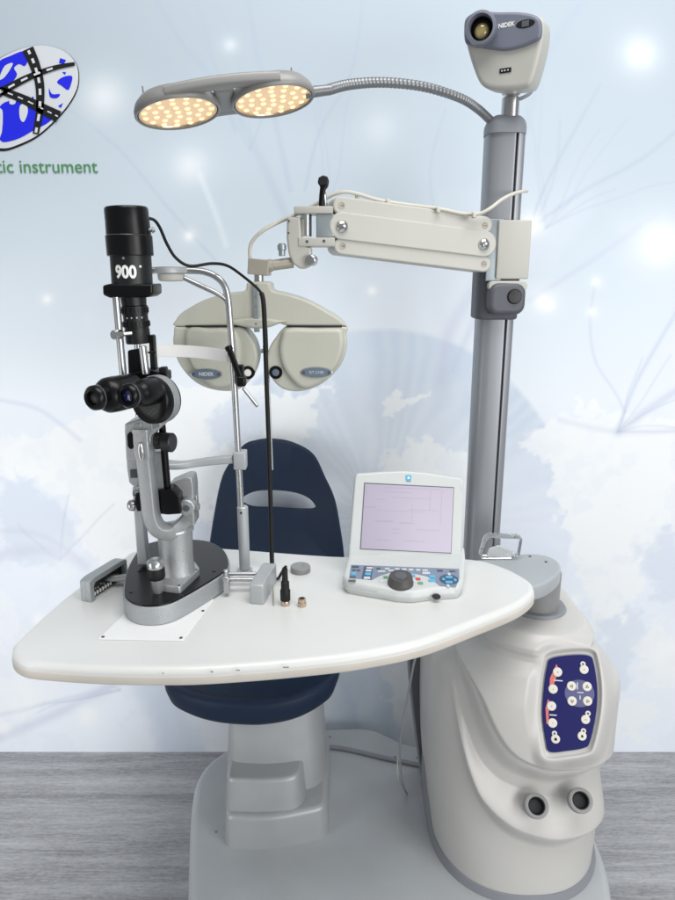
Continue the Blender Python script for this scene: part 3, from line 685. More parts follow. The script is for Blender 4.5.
zc0, zc1 = at(495, 320, 1.37).z, at(495, 268, 1.37).z
bm = BM(); rprism(bm, roundpoly([(-.042, -.040), (.042, -.042), (.042, .042), (-.042, .042)], [.026, .02, .02, .02]), zc1-zc0, V((pxc-.002, PY0, zc0)), TOP, r=.005, rb=.005, seg=3); obj('slider_clamp', bm, 'clampg', pole)
o = at(505, 299, 1.36); kf = frame((.05, -1, 0))
bm = BM(); rprism(bm, rrect(.074, .062, .020, 6, (.0015, 0)), .04, V((o.x, 1.392, o.z)), kf, r=.010, seg=4); lk = obj('clamp_housing', bm, 'clampg', pole)
o = at(514.5, 296.5, 1.352); bm = BM(); lathe(bm, [(.0145, 0), (.0145, .003), (.0125, .006), (.004, .0065)], o+V((0, .003, 0)), (.05, -1, 0), 32); obj('lock_button', bm, 'blackm', lk)

# ================================================================== CHART PROJECTOR
prj = thing('chart_projector', 'boxy cream chart projector with grey front and round lens on top of the pole', 'projector', V((.33, 1.41, 1.622)))
QN = V((-.50, -.86, -.06)).normalized(); QF = frame(QN); QO = at(504, 50, 1.335)
face = [(464, 33), (466, 18), (478, 11), (500, 11.5), (520, 11.5), (536, 14), (543, 21), (543, 38), (538, 62), (531, 84), (523, 88.5), (508, 90), (492, 89.5), (481, 85), (474, 72), (467, 50)]
bm = BM(); rprism(bm, catmull([V(p) for p in pxo(face, QO, QF)], 5), .066, QO-QN*.066, QF, r=.009, rb=.024, seg=5); obj('projector_case', bm, 'projbody', prj)
upf = [(465, 32), (467, 19), (479, 12.2), (500, 12.8), (520, 12.8), (535, 15.5), (541.5, 22), (541, 38), (532, 44), (520, 48.5), (506, 51), (490, 49.5), (474, 46), (466.5, 44)]
bm = BM(); rprism(bm, catmull([V(p) for p in pxo(upf, QO, QF)], 5), .010, QO-QN*.002, QF, r=.005, seg=4); fp_ = obj('front_bezel', bm, 'projface', prj)
LN = V((-.30, -.95, -.12)).normalized(); lo = hit(480.5, 27, QO+QN*.034, QN)
bm = BM(); R_ = pl(15.3, 480, 27, 1.3)
lathe(bm, [(R_*1.02, -.05), (R_*1.02, -.004), (R_*.98, 0), (R_*.82, .001), (R_*.78, -.004), (R_*.70, -.022), (R_*.3, -.024)], lo, LN, 44); lb = obj('lens_barrel', bm, 'projface', prj, 50)
bm = BM(); lathe(bm, [(R_*.775, -.006), (R_*.70, -.0215), (R_*.60, -.0205), (R_*.50, -.02), (R_*.2, -.0195)], lo, LN, 40, caps=False); obj('lens_liner', bm, 'black', lb, 50)
bm = BM(); lathe(bm, [(R_*.50, -.0205), (R_*.44, -.0165), (R_*.3, -.0145), (R_*.1, -.0138)], lo+V((0, 0, -.003))-QF[0]*.0, LN, 32); obj('lens_glass', bm, 'amberlens', lb, 60)
o = hit(506.3, 25, QO+QN*.0082, QN); text('maker_name', 'NIDEK', .0098, o, (QF[0], QF[1], QN), 'white', fp_, .0004, .0002)
o = hit(525.5, 23.8, QO+QN*.0076, QN); bm = BM(); rprism(bm, circle(pl(8.2, 525, 24, 1.33)*1.15, 28, pl(3.8, 525, 24, 1.33)), .0012, o, QF, r=.0006, seg=2); sw = obj('sensor_window', bm, 'blackm', fp_)
bm = BM(); rbox(bm, o+QN*.0013, (.012, .009, .0008), .0003, QF); obj('sensor_plate', bm, 'clampg', sw)
o = hit(505.5, 70.5, QO, QN); bm = BM(); rbox(bm, o+QN*.0006, (.021, .0078, .002), .0006, QF); sk = obj('label_plate', bm, 'blackm', prj)
bm = BM()
for dx in (-.006, -.001, .005): rbox(bm, o+QN*.0017+QF[0]*dx, (.0028, .0022, .0004), .0001, QF)
obj('label_marks', bm, 'keylight', sk)
a = V((.328, 1.405, 1.616)); b_ = a+V((0, 0, .036))
bm = BM(); cyl(bm, a, b_, .0165); obj('neck_socket', bm, 'steel', prj)
bm = BM(); cyl(bm, b_-V((0, 0, .002)), b_+V((0, 0, .045)), .0140); obj('neck_stem', bm, 'chrome', prj)
bm = BM(); cyl(bm, b_+V((0, 0, .005)), b_+V((0, 0, .020)), .0175, n=8); obj('neck_nut', bm, 'steel', prj)
bm = BM(); sweep(bm, path([b_+V((.010, 0, -.004)), b_+V((.026, -.002, .002)), b_+V((.038, 0, .012)), b_+V((.040, 0, .040))], 5), rrect(.012, .006, .002), (0, 1, 0)); obj('stay_bracket', bm, 'capg', prj)

# ================================================================== TWIN LED LAMP
c1_, c2_ = at(178, 112, 1.115), at(273, 99.8, 1.135)
lu = (c2_-c1_).normalized(); ln = V((0, -.135, -.99)); ln = (ln-lu*ln.dot(lu)).normalized(); lv_ = ln.cross(lu); LF = (lu, lv_, ln)
lamp = thing('examination_lamp', 'grey twin-head LED lamp with lit warm discs on a curved ribbed gooseneck', 'lamp', at(488, 120, 1.405))
RL = pl(40.5, 225, 105, 1.125)
mids = (c1_+c2_)/2; half = (c2_-c1_).length/2
rad = RL+.004
# common rim: an outline round both heads with two windows left open between them
bm = BM()
def arc(sx, sgn):   # bridge bar joining the heads
    pts = []
    for i in range(25):
        t = -1+2*i/24; pts.append(mids+lu*(half*t*1.12)+lv_*sgn*(RL*(.90+(.20 if sgn*lv_.y > 0 else .10)*(1-t*t)))-ln*(.008+(.012 if sgn*lv_.y > 0 else .002)*(1-t*t)))
    return pts
for sgn in (1, -1): sweep(bm, arc(0, sgn), rrect(.022, .015, .005), lv_)
rbox(bm, mids-ln*.012, (.03, RL*1.35, .014), .004, LF)
obj('lamp_bridge', bm, 'lampg', lamp)
led0 = None
for ci, c in enumerate((c1_, c2_)):
    bm = BM(); lathe(bm, [(RL*.40, -.024), (RL*.66, -.0235), (RL*.88, -.020), (RL*1.0, -.012), (RL*1.05, -.004), (RL*1.05, .002), (RL*1.02, .004), (RL*.985, .003), (RL*.975, -.002), (RL*.5, -.003)], c, ln, 56)
    hd = obj('lamp_head', bm, 'lampg', lamp, 50)
    bm = BM(); lathe(bm, [(RL*.97, -.0015), (RL*.955, .0022), (RL*.925, .0022), (RL*.915, -.0005), (RL*.9, -.002)], c, ln, 56); obj('lens_ring', bm, 'brass', hd, 50)
    bm = BM(); lathe(bm, [(RL*.93, -.0015), (RL*.925, .0), (RL*.4, .0004), (RL*.1, .0004)], c, ln, 56); df = obj('diffuser', bm, 'ledlens', hd, 50)
    k = 0
    for ring, num in ((.0, 1), (.29, 6), (.56, 11), (.82, 15)):
        for j in range(num):
            a = 2*PI*j/num+ring*2; p = c+(lu*math.cos(a)+lv_*math.sin(a))*RL*ring+ln*.0004
            if led0 is None:
                b2 = BM(); lathe(b2, [(.0043, 0), (.0040, .0010), (.0026, .0018), (.001, .0021)], V((0, 0, 0)), (0, 0, 1), 16)
                bmesh.ops.recalc_face_normals(b2, faces=b2.faces[:]); led0 = bpy.data.meshes.new('led'); b2.to_mesh(led0); b2.free(); led0.materials.append(M['led'])
                led0.polygons.foreach_set('use_smooth', [True]*len(led0.polygons))
            o = bpy.data.objects.new('led', led0); C.objects.link(o); o.parent = df
            mm = Matrix((lu, lv_, ln)).transposed().to_4x4(); mm.translation = p; o.matrix_basis = mm
    e = c-lu*RL*(.75 if ci == 0 else -.55)-ln*.024
    bm = BM(); cyl(bm, e, e+V((-.001, 0, .018)), .0012); obj('antenna_pin', bm, 'lampg', hd)
j0 = c2_+lu*RL*1.02-ln*.004
bm = BM(); cyl(bm, j0-lu*.012, j0+lu*.030, .0085, .0075); obj('neck_joint', bm, 'neck', lamp)
g = path([j0+lu*.024, at(350, 84.5, 1.18), at(385, 82.5, 1.23), at(425, 87, 1.29), at(460, 98, 1.35), at(478, 109, 1.385), at(491, 121, 1.405)], 40)
bm = BM(); seglen = [0]
tube(bm, g, [.0072+.0009*(1 if (i//2) % 2 else -1) for i in range(len(g))], 14); obj('gooseneck', bm, 'neck', lamp, 80)

# ================================================================== PHOROPTER ARM
pa = thing('swing_arm', 'ivory parallel-link swing arm clamped to the pole, holding up the phoropter', 'arm', at(510, 250, 1.40))
AO = at(342, 226, 1.275); AE = at(484, 244, 1.335); an = V(((AE-AO).y, -(AE-AO).x, 0)).normalized()
if an.y > 0: an = -an
AF = frame(an)
def stad(p, q, rp):             # rounded bar outline between two picture points
    (x0, y0), (x1, y1) = pxo([p, q], AO, AF); r = pl(rp, 412, 235, 1.3); d = V((x1-x0, y1-y0)); t = math.atan2(d.y, d.x); out = []
    for i in range(13): a = t+PI/2+PI*i/12; out.append((x0+r*math.cos(a), y0+r*math.sin(a)))
    for i in range(13): a = t-PI/2+PI*i/12; out.append((x1+r*math.cos(a), y1+r*math.sin(a)))
    return out
bm = BM(); rprism(bm, stad((341.5, 205.5), (485, 225), 8.5), .058, AO-an*.058, AF, r=.003, seg=3); obj('upper_link', bm, 'beige2', pa)
bm = BM(); rprism(bm, stad((342, 246), (484, 264), 8.2), .058, AO-an*.058, AF, r=.003, seg=3); obj('lower_link', bm, 'beige2', pa)
bm = BM(); rprism(bm, stad((342, 226), (484, 244), 13), .062, AO-an*.0585, AF, r=.0025, seg=3); obj('cover_plate', bm, 'beige2', pa)
for p in ((342, 226.5), (484, 244.5)):
    o = hit(*p, AO+an*.0035, an); bm = BM(); lathe(bm, [(.0115, 0), (.0115, .0015), (.0095, .005), (.005, .0075), (.001, .008)], o, an, 30); sc = obj('chrome_bolt', bm, 'chrome', pa)
    bm = BM(); rbox(bm, o+an*.0072-AF[1]*.002, (.006, .004, .003), .0005, AF); obj('bolt_slot', bm, 'trim', sc)
for p in ((341.5, 205.5), (485, 225.5), (342.5, 246), (484, 264)):
    o = hit(*p, AO, an); bm = BM(); lathe(bm, [(.0062, 0), (.0060, .0006), (.0052, .0006), (.0048, .0003), (.001, .0003)], o, an, 24); sc = obj('link_pin', bm, 'taupe', pa)
    bm = BM(); rbox(bm, o+an*.0006, (.0055, .0012, .0006), .0002, AF); obj('pin_slot', bm, 'trim', sc)
# clamp block on the pole
o0, o1 = at(499, 220, 1.365), at(528, 279, 1.365)
bm = BM(); rbox(bm, ((o0.x+o1.x)/2, 1.40, (o0.z+o1.z)/2), (o1.x-o0.x, .075, o0.z-o1.z), .0025); obj('clamp_block', bm, 'beige2', pa)
b0, b1 = at(490, 219, 1.37), at(499.5, 281, 1.37)
bm = BM(); rbox(bm, ((b0.x+b1.x)/2, 1.402, (b0.z+b1.z)/2), (b1.x-b0.x+.004, .066, b0.z-b1.z), .001); obj('clamp_spacer', bm, 'bluegrey', pa)
q0, q1 = at(489, 281, 1.358), at(527, 291, 1.358)
bm = BM(); rprism(bm, rrect(q1.x-q0.x, q0.z-q1.z, .008, 5, ((q0.x+q1.x)/2, (q0.z+q1.z)/2)), .075, V((0, 1.433, 0)), FRONT, r=.002, seg=3); cl = obj('clamp_foot', bm, 'beige2', pa)
bm = BM(); lathe(bm, [(.0045, 0), (.0045, .0015), (.002, .0015)], at(498, 286, 1.3575), (0, -1, 0), 20); obj('foot_screw', bm, 'trim', cl)
# front joint
JY = 1.265
def jbox(name, x0, y0, x1, y1, dep, m, Y=JY, r=.002, par=pa):
    a, b = at(x0, y0, Y), at(x1, y1, Y); k = BM(); rbox(k, ((a.x+b.x)/2, Y+dep/2, (a.z+b.z)/2), (abs(b.x-a.x), dep, abs(a.z-b.z)), r); return obj(name, k, m, par)
jbox('joint_top_plate', 294, 206, 333, 213.5, .055, 'beige2')
jbox('joint_block', 316, 213.5, 334, 237.5, .046, 'bluegrey', JY+.003)
jp = jbox('joint_bottom_plate', 298, 237.5, 335, 246.5, .055, 'beige2')
a, b_ = at(306, 236.5, JY+.025), at(306, 214.5, JY+.025); bm = BM(); cyl(bm, a, b_, pl(6, 306, 225, JY)); obj('joint_pin', bm, 'chrome', pa)
for p in ((307, 241.5), (324, 241)):
    bm = BM(); lathe(bm, [(.0025, 0), (.0025, .001), (.001, .001)], at(*p, JY), (0, -1, 0), 16); obj('plate_screw', bm, 'trim', jp)
br = [(287, 217), (300, 216.5), (301.5, 240), (306, 247), (311.5, 247), (311.5, 265), (306, 268.5), (300, 269), (293, 264), (288.5, 254), (286.5, 238)]
bm = BM(); rprism(bm, roundpoly(pxo(br, V((0, JY+.002, 0)), FRONT), .004), .04, V((0, JY+.042, 0)), FRONT, r=.004, seg=3); jb = obj('hanger_bracket', bm, 'beige2', pa)
screws('bracket_screw', [at(*p, JY+.002) for p in ((289, 221), (288.5, 233))], (0, -1, 0), .0018, .001, 'trim', jb)
a = at(313, 260.5, JY+.01); bm = BM(); cyl(bm, a, a+V((-.005, -.020, 0)), pl(5.5, 314, 260, JY), e=.002); obj('thumb_knob', bm, 'steel', pa)
a = at(282, 256, JY+.01); bm = BM(); cyl(bm, a, a+V((0, 0, .022)), .006, e=.001); cyl(bm, a+V((0, 0, .010)), a+V((0, 0, .020)), .008, e=.001); obj('set_screw', bm, 'bluegrey', pa)
a, b_ = at(267, 266, JY+.012), at(293, 262.5, JY+.02); bm = BM(); cyl(bm, a, b_, pl(5.4, 280, 264, JY)); cyl(bm, a, a+(b_-a)*.2, pl(6.3, 280, 264, JY)); obj('cross_tube', bm, 'taupe', pa)
a = at(258.5, 267, JY); xf = frame((-.05, -1, .0), V((.09, 0, 1)))
bm = BM(); rbox(bm, a+V((0, .022, 0)), (pl(21, 258, 267, JY), pl(15.5, 258, 267, JY), .042), .0015, xf); obj('cross_block', bm, 'taupe', pa)
# black lever on the joint
hp = [(318.5, 206), (319, 195), (320, 186), (317.5, 182), (318.5, 177), (323, 174.5), (327.5, 176), (329, 180.5), (328, 186), (325.5, 189), (324.5, 196), (323.5, 206)]
bm = BM(); rprism(bm, roundpoly(pxo(hp, V((0, JY, 0)), FRONT), .002), .016, V((0, JY+.02, 0)), FRONT, r=.003, rb=.003, seg=3); hl = obj('lock_lever', bm, 'black', pa)
o = at(323.5, 181, JY+.003); bm = BM(); lathe(bm, [(.0075, 0), (.007, .003), (.003, .003)], o, (0, -1, 0), 24); obj('lever_cap', bm, 'blackm', hl)
a, b_ = at(321.5, 192, JY+.03), at(322, 207, JY+.03); bm = BM(); cyl(bm, a+V((.004, 0, 0)), b_+V((.006, 0, 0)), .0045); obj('lever_stem', bm, 'chrome', hl)
# cable along the arm
cp = [(250.5, 262, JY+.02), (250, 248, JY+.02), (254, 239, JY+.02), (264, 230, JY+.02), (280, 221.5, JY+.03), (300, 212.5, JY+.04), (318, 203, JY+.04), (332, 195, JY+.04), (345, 192, JY+.035), (358, 194, JY+.035), (375, 199, JY+.04), (395, 203, JY+.05), (418, 206, JY+.05), (440, 209, JY+.05), (462, 213.5, JY+.055), (478, 214, JY+.055), (490, 208.5, JY+.055), (502, 199.5, JY+.07), (513, 194, JY+.09), (522, 191.5, JY+.12), (527, 191, JY+.17)]
bm = BM(); tube(bm, path([at(*p) for p in cp], 6), .0034, 10); wc = obj('arm_cable', bm, 'ivory', pa)
for p in ((357, 196), (388, 201.5), (438, 209.5), (474, 214.5)):
    o = at(*p, JY+.045); bm = BM(); rbox(bm, o-V((0, 0, .001)), (.007, .014, .011), .002); obj('cable_clip', bm, 'ivory', wc)

# ================================================================== PHOROPTER
PHY = 1.235
ph = thing('phoropter', 'beige phoropter head with two rounded lens housings, hanging from the swing arm', 'phoropter', at(259, 285, PHY+.04))
def YP(y): return V((0, y, 0))
def front(pts, y): return pxo(pts, YP(y), FRONT)
beam = [(174.2, 326), (175.6, 320), (180, 314), (188, 308.5), (204, 300), (225, 293.5), (244, 291), (246.5, 284), (250, 282), (266, 282), (270, 284), (272.5, 290.5), (287, 294), (308, 301), (329, 312.5), (339.5, 319), (345.6, 325.4), (343, 326.1), (310, 326.1), (287, 325.6), (279, 323.6), (270, 327), (258, 328.5), (246, 327), (238, 325.5), (200, 326.1)]
bm = BM(); rprism(bm, catmull([V(p) for p in front(beam, PHY)], 4), .072, YP(PHY+.072), FRONT, r=.004, rb=.006, seg=4); bmn = obj('upper_beam', bm, 'beige', ph, 50)
cres = [(227, 322), (240, 318.5), (262, 317.5), (280, 320), (287, 321), (278, 324), (270, 327), (258, 328.5), (246, 327)]
bm = BM(); rprism(bm, catmull([V(p) for p in front(cres, PHY)], 4), .012, YP(PHY+.004), FRONT, r=.005, seg=4); obj('brow_ridge', bm, 'beige', bmn, 60)
left = [(174.4, 326.8), (173.5, 333), (173, 344), (178, 362), (190, 378), (204, 387), (221, 391), (237, 390), (250, 380), (257, 362), (255.5, 347), (249, 335), (239, 327.2), (205, 326.8), (180, 326.8)]
right = [(287, 326.8), (276, 337), (268.5, 350), (267, 367), (276, 384), (290, 391), (308, 390), (326, 381), (341, 365), (347, 347), (346.6, 334), (345.7, 326.8), (315, 326.9)]
for side, P, lab, eye in (('l', left, (206.5, 374), (248, 372.5)), ('r', right, (316.5, 372.3), (275.8, 372.3))):
    bm = BM(); rprism(bm, catmull([V(p) for p in front(P, PHY)], 4), .072, YP(PHY+.071), FRONT, r=.0045, rb=.010, seg=4); lh = obj('lens_housing', bm, 'beige', ph, 50)
    RP = [(287.5, 328.3), (281, 338), (279.5, 352), (284.5, 370), (298, 386), (310, 388.2), (325, 379.5), (338.5, 364), (344, 347), (343.5, 335), (339.5, 328.5), (315, 328.2)] if side == 'r' else [(188, 328.5), (186, 345), (190, 362), (204, 380), (216, 388), (231, 386), (240, 372), (242, 350), (235, 330), (210, 328.2)]
    bm = BM(); rprism(bm, catmull([V(p) for p in front(RP, PHY-.004)], 4), .015, YP(PHY+.003), FRONT, r=.0085, seg=5); obj('raised_cover', bm, 'beige', lh, 60)
    y0 = PHY-.0121; o = at(*lab, y0); a_, b2 = pl(16, *lab, y0), pl(5.6, *lab, y0)
    bm = BM(); rprism(bm, circle(a_, 40, b2), .0022, o, FRONT, r=.001, seg=2); bd = obj('badge', bm, 'steel', lh)
    bm = BM(); rprism(bm, circle(a_*.93, 40, b2*.86), .0006, o+V((0, -.0021, 0)), FRONT, r=.0002, seg=1); obj('badge_plate', bm, 'badge', bd)
    if side == 'l': text('badge_text', 'NIDEK', .0092, o+V((0, -.003, 0)), FRONT, 'keylight', bd, .0002, .0002)
    else: text('badge_text', 'RT-2100', .0072, o+V((0, -.003, 0)), FRONT, 'keylight', bd, .0002)
    screws('badge_screw', [o+V((s*a_*.78, -.0024, 0)) for s in (-1, 1)], (0, -1, 0), .0026, .0012, 'trim', bd)
    y1 = PHY-(.0 if side == 'l' else .0); o = at(*eye, y1); r = pl(6.6, *eye, y1)
    bm = BM(); lathe(bm, [(r*1.05, -.006), (r, .003), (r*.92, .0045), (r*.62, .0042), (r*.56, .001), (r*.2, .0008)], o, (0, -1, 0), 36); ey = obj('eyepiece_ring', bm, 'black', lh, 50)
    bm = BM(); lathe(bm, [(r*.58, .0008), (r*.55, .0028), (r*.3, .0032), (r*.1, .0033)], o, (0, -1, 0), 30); obj('eyepiece_lens', bm, 'white' if side == 'l' else 'badge', ey, 50)
bm = BM()
for x0, x1 in ((186, 238), (287, 342)):
    a, b_ = at(x0, 326.3, PHY+.002), at(x1, 326.1, PHY+.002); rbox(bm, (a+b_)/2+V((0, .02, 0)), ((b_-a).length, .047, .0028), .0004)
obj('slide_gap', bm, 'holeblack', ph)
bm = BM(); a, b_ = at(255.5, 284, PHY-.004), at(257, 332, PHY-.004); rbox(bm, (a+b_)/2, (.010, .006, (a-b_).length), .001); mp_ = obj('scale_strip', bm, 'bluegrey', ph)
screws('strip_screw', [at(255.8, y, PHY-.007) for y in (296, 306, 313, 324, 330)], (0, -1, 0), .0026, .001, 'chrome', mp_)
bm = BM(); a, b_ = at(259, 272, PHY+.045), at(259, 290, PHY+.045); cyl(bm, b_, a, .009); cyl(bm, b_+V((0, 0, .008)), b_+V((0, 0, .015)), .012); obj('hanger_stem', bm, 'steel', ph)
bm = BM(); cyl(bm, at(266.5, 328, PHY+.02), at(272.5, 470, PHY+.02), .0018); cyl(bm, at(265, 345, PHY+.01), at(265, 352, PHY+.01), .004); obj('reading_rod', bm, 'steel', ph)
bm = BM(); cyl(bm, at(261, 351, PHY+.02), at(268, 351, PHY+.02), .004); obj('bridge_knob', bm, 'steel', ph)

# ================================================================== SLIT LAMP
sl = thing('slit_lamp', 'black and silver slit lamp microscope marked 900, standing on the left of the table', 'slit lamp', onz(175, 600, TZ))
base_px = [(124.5, 612), (128, 620), (138, 625.5), (151, 627), (165, 625.5), (180, 620), (205, 605), (224, 592), (230, 584), (229, 574), (222, 564), (205, 557), (170, 556), (145, 562), (134, 575), (127, 592)]
bo_ = catmull([V(onz(*q, TZ).xy) for q in base_px], 5)
bm = BM(); rprism(bm, bo_, .030, V((0, 0, TZ+.003)), TOP, r=.0025, seg=3); obj('base', bm, 'hammer', sl)
A = sum(bo_[i-1].x*bo_[i].y-bo_[i].x*bo_[i-1].y for i in range(len(bo_))); bi_ = inset2(bo_, .0025 if A > 0 else -.0025)
bm = BM(); rprism(bm, bi_, .003, V((0, 0, TZ+.0325)), TOP, r=.0008, seg=2); bt = obj('base_top', bm, 'black', sl)
screws('cover_screw', [onz(*q, TZ+.0355) for q in ((131, 592), (182, 596), (196, 567), (139, 571), (214, 571))], (0, 0, 1), .0028, .001, 'blackm', bt)
SZ = TZ+.0355
# joystick
j = onz(158, 592, SZ)
bm = BM(); lathe(bm, [(.0075, 0), (.0085, .006), (.0100, .022), (.0105, .026)], j, (-.01, -.02, 1), 28); obj('joystick_cone', bm, 'hammer2', sl)
js = j+V((-.0003, -.0005, .0245)); bm = BM(); lathe(bm, [(.0128, 0), (.0138, .003), (.0140, .017), (.0128, .020)], js, (-.01, -.02, 1), 32); jg = obj('joystick_grip', bm, 'rubber', sl)
bm = BM(); lathe(bm, [(.0132, .0195), (.0135, .021), (.0130, .029), (.0105, .032), (.004, .033)], js, (-.01, -.02, 1), 32); obj('joystick_cap', bm, 'steel', jg)
# pedestal plate and column
bm = BM(); rprism(bm, roundpoly([onz(*q, SZ+.01).xy for q in ((156, 585), (180, 588), (200, 569), (194, 561), (166, 563))], .006), .012, V((0, 0, SZ)), TOP, r=.002, seg=3); obj('foot_plate', bm, 'hammer2', sl)
ca = onz(177.5, 571, SZ+.012)
bm = BM(); lathe(bm, [(.0300, 0), (.0285, .004), (.0275, .030), (.0285, .068), (.0295, .074), (.0280, .080), (.02, .082)], ca, (.0, 0, 1), 40); obj('column', bm, 'hammer2', sl)
# J-shaped microscope arm
jpts = [(142, 428, 1.00), (144, 450, 1.00), (147, 475, 1.002), (149.5, 498, 1.004), (151.5, 515, 1.006), (157, 527, 1.010), (167, 531, 1.020), (177, 527.5, 1.035), (189, 517, 1.066)]
def jsec(t): 
    w = pl(14, 150, 500, 1.0)*(1.0 if t > .15 else 1.2); return rrect(.024, w, .0025, 2)
bm = BM(); sweep(bm, path([at(*p) for p in jpts], 6), jsec, (.15, 1, 0)); obj('microscope_arm', bm, 'hammer2', sl, 50)
o = at(141, 452, .984); bm = BM(); rprism(bm, circle(pl(2.8, 141, 452, .98), 24, pl(10, 141, 452, .98)), .004, o+V((0, .002, 0)), frame((-.05, -1, 0)), r=.002, seg=3); obj('arm_inlay', bm, 'chrome', sl)
def fpr(name, P, Y, dep, m, r=.002, rc=.003, par=sl, fr=FRONT):
    k = BM(); rprism(k, roundpoly(pxo(P, V((0, Y, 0)), FRONT), rc), dep, V((0, Y+dep, 0)), FRONT, r=r, rb=r, seg=3); return obj(name, k, m, par)
fpr('arm_head', [(124.5, 424), (160, 413), (161, 428), (151, 436), (150, 447), (136, 462), (126, 460)], .992, .045, 'hammer2')
sp1 = fpr('side_plate', [(124.5, 428), (137, 430), (139.5, 487), (134, 487), (129, 483), (127, 470)], 1.012, .03, 'hammer')
fpr('side_plate_slot', [(126.8, 435), (130, 431.5), (134, 434), (134.8, 447), (131, 450), (127.6, 447)], .9895, .004, 'black', .001, .003, sp1)
fpr('rear_plate', [(149, 452), (162, 452), (166, 492), (153, 493)], 1.03, .025, 'hammer2')
fpr('stem_plate', [(132, 487), (139, 487), (148, 565), (137.5, 565)], 1.085, .02, 'greyp')
screws('arm_screw', [at(137.8, 426, .9915)], (-.05, -1, 0), .0052, .0025, 'chrome', sl)
fpr('head_plate', [(151, 416), (160, 413.5), (160.5, 427), (151.5, 430)], .988, .006, 'steel', .001, .001)
fpr('label_plate', [(130, 470), (137, 470), (137.5, 478), (130.5, 478)], 1.010, .003, 'trim', .0005, .0005)
a = at(133, 493, 1.02); bm = BM(); cyl(bm, a, a+V((.016, .002, 0)), .0055); obj('cross_pin', bm, 'steel', sl)
a = ca+V((0, 0, .0735)); bm = BM(); lathe(bm, [(.0300, 0), (.0312, .001), (.0312, .004), (.0300, .005)], a, (0, 0, 1), 40); obj('column_ring', bm, 'steel', sl)
screws('plate_screw', [onz(q[0], q[1], SZ+.012) for q in ((160, 584), (179, 585.5), (196, 569.5))], (0, 0, 1), .0024, .001, 'trim', sl)
a = at(196, 500, 1.055); bm = BM(); rbox(bm, a, (.006, .012, .018), .001); obj('side_clamp', bm, 'steel', sl)
# black knobs
a = at(152, 441, 1.015); bm = BM(); cyl(bm, a, a+V((.022, .004, 0)), pl(8.5, 152, 441, 1.01)); obj('knob_shaft', bm, 'blackm', sl)
a = at(163, 442, 1.012); bm = BM(); cyl(bm, a, a+V((.017, -.004, 0)), pl(9.8, 168, 442, 1.01), e=.002); obj('focus_knob', bm, 'blackm', sl)
bm = BM(); tube(bm, [at(160, 405, 1.03), at(163.5, 440, 1.03), at(168, 497, 1.035)], [.0055, .0055, .006], 12); obj('black_rod', bm, 'black', sl)
fpr('tilt_block', [(150, 492), (172, 489), (179, 496), (181, 514), (168, 515), (150, 513)], 1.02, .045, 'black', .002)
fpr('tilt_block_front', [(135, 494), (141, 492), (142, 511), (137, 512), (134, 503)], 1.0, .04, 'black', .002)
a = at(138, 505, 1.01); bm = BM(); lathe(bm, [(.004, 0), (.004, .004), (.0085, .005), (.0092, .008), (.0085, .013), (.005, .016)], a, (-1, -.15, 0), 26); obj('silver_knob', bm, 'steel', sl, 50)
fpr('pivot_housing', [(168, 485), (178, 480.5), (186, 477.5), (191.5, 478), (193, 487), (194.5, 526), (184, 529), (182, 512), (178, 497), (168, 491)], 1.045, .04, 'hammer2')
a = at(187, 507, 1.034); bm = BM(); lathe(bm, [(.0135, -.012), (.0135, .004), (.0115, .006), (.003, .0065)], a, (-.05, -1, .05), 30); pb = obj('pivot_boss', bm, 'hammer2', sl)
bm = BM(); lathe(bm, [(.0055, 0), (.0052, .001), (.002, .0012)], a+V((0, -.0064, 0)), (-.05, -1, .05), 18); obj('boss_screw', bm, 'trim', pb)
a = at(192, 506.5, 1.06); bm = BM(); cyl(bm, a, a+V((.008, -.001, 0)), .004); cyl(bm, a+V((.007, -.001, 0)), a+V((.012, -.0015, 0)), .0068); obj('side_screw', bm, 'steel', sl)
# binocular microscope
mx = V((-.42, -.90, .02)).normalized()
dc = at(149.5, 401, .985); RD = pl(23.5, 148, 401, .98)
bm = BM(); lathe(bm, [(RD*.9, -.034), (RD*1.0, -.030), (RD*1.03, -.008), (RD*1.0, .0), (RD*.93, .003), (RD*.5, .0034), (RD*.1, .0034)], dc, mx, 48); dr = obj('magnification_drum', bm, 'black', sl, 50)
bm = BM(); lathe(bm, [(RD*1.02, -.026), (RD*1.055, -.025), (RD*1.055, -.013), (RD*1.02, -.012)], dc, mx, 48); obj('drum_rim', bm, 'hammer2', dr, 50)
df_ = frame(mx)
bm = BM()
for i, (dx, dy, w) in enumerate(((.006, -.014, .017), (.0095, -.0175, .014))):
    t = math.radians(38); f2 = (df_[0]*math.cos(t)+df_[1]*math.sin(t), -df_[0]*math.sin(t)+df_[1]*math.cos(t), df_[2])
    for s in range(6): rbox(bm, dc+mx*.0036+df_[0]*dx+df_[1]*dy+f2[0]*(s-2.5)*w/5.6, (w/8, .0013, .0003), .0001, f2)
obj('drum_scale', bm, 'keygrey', dr)
def ocular(px, py, Y, r, back, lens, fat):
    o = at(px, py, Y); k = BM()
    lathe(k, [(r*fat*.96, -back), (r*fat, -.046), (r*fat*.98, -.032), (r*(.5*fat+.62), -.025), (r*1.13, -.0215), (r*1.12, -.016), (r*1.22, -.014), (r*1.22, -.004), (r*1.05, -.001), (r*.95, 0), (r*.72, -.001), (r*.66, -.006), (r*.3, -.0065)], o, mx, 44)
    e = obj('eyepiece', k, 'black', sl, 50)
    k = BM(); lathe(k, [(r*1.225, -.0105), (r*1.24, -.0095), (r*1.225, -.0085)], o, mx, 40); obj('eyepiece_band', k, 'trim', e)
    k = BM(); lathe(k, [(r*.66, -.0062), (r*.5, -.0048), (r*.25, -.004), (r*.05, -.0038)], o, mx, 32); obj('eyepiece_glass', k, lens, e, 60)
rO = pl(10.3, 126, 396, .93)
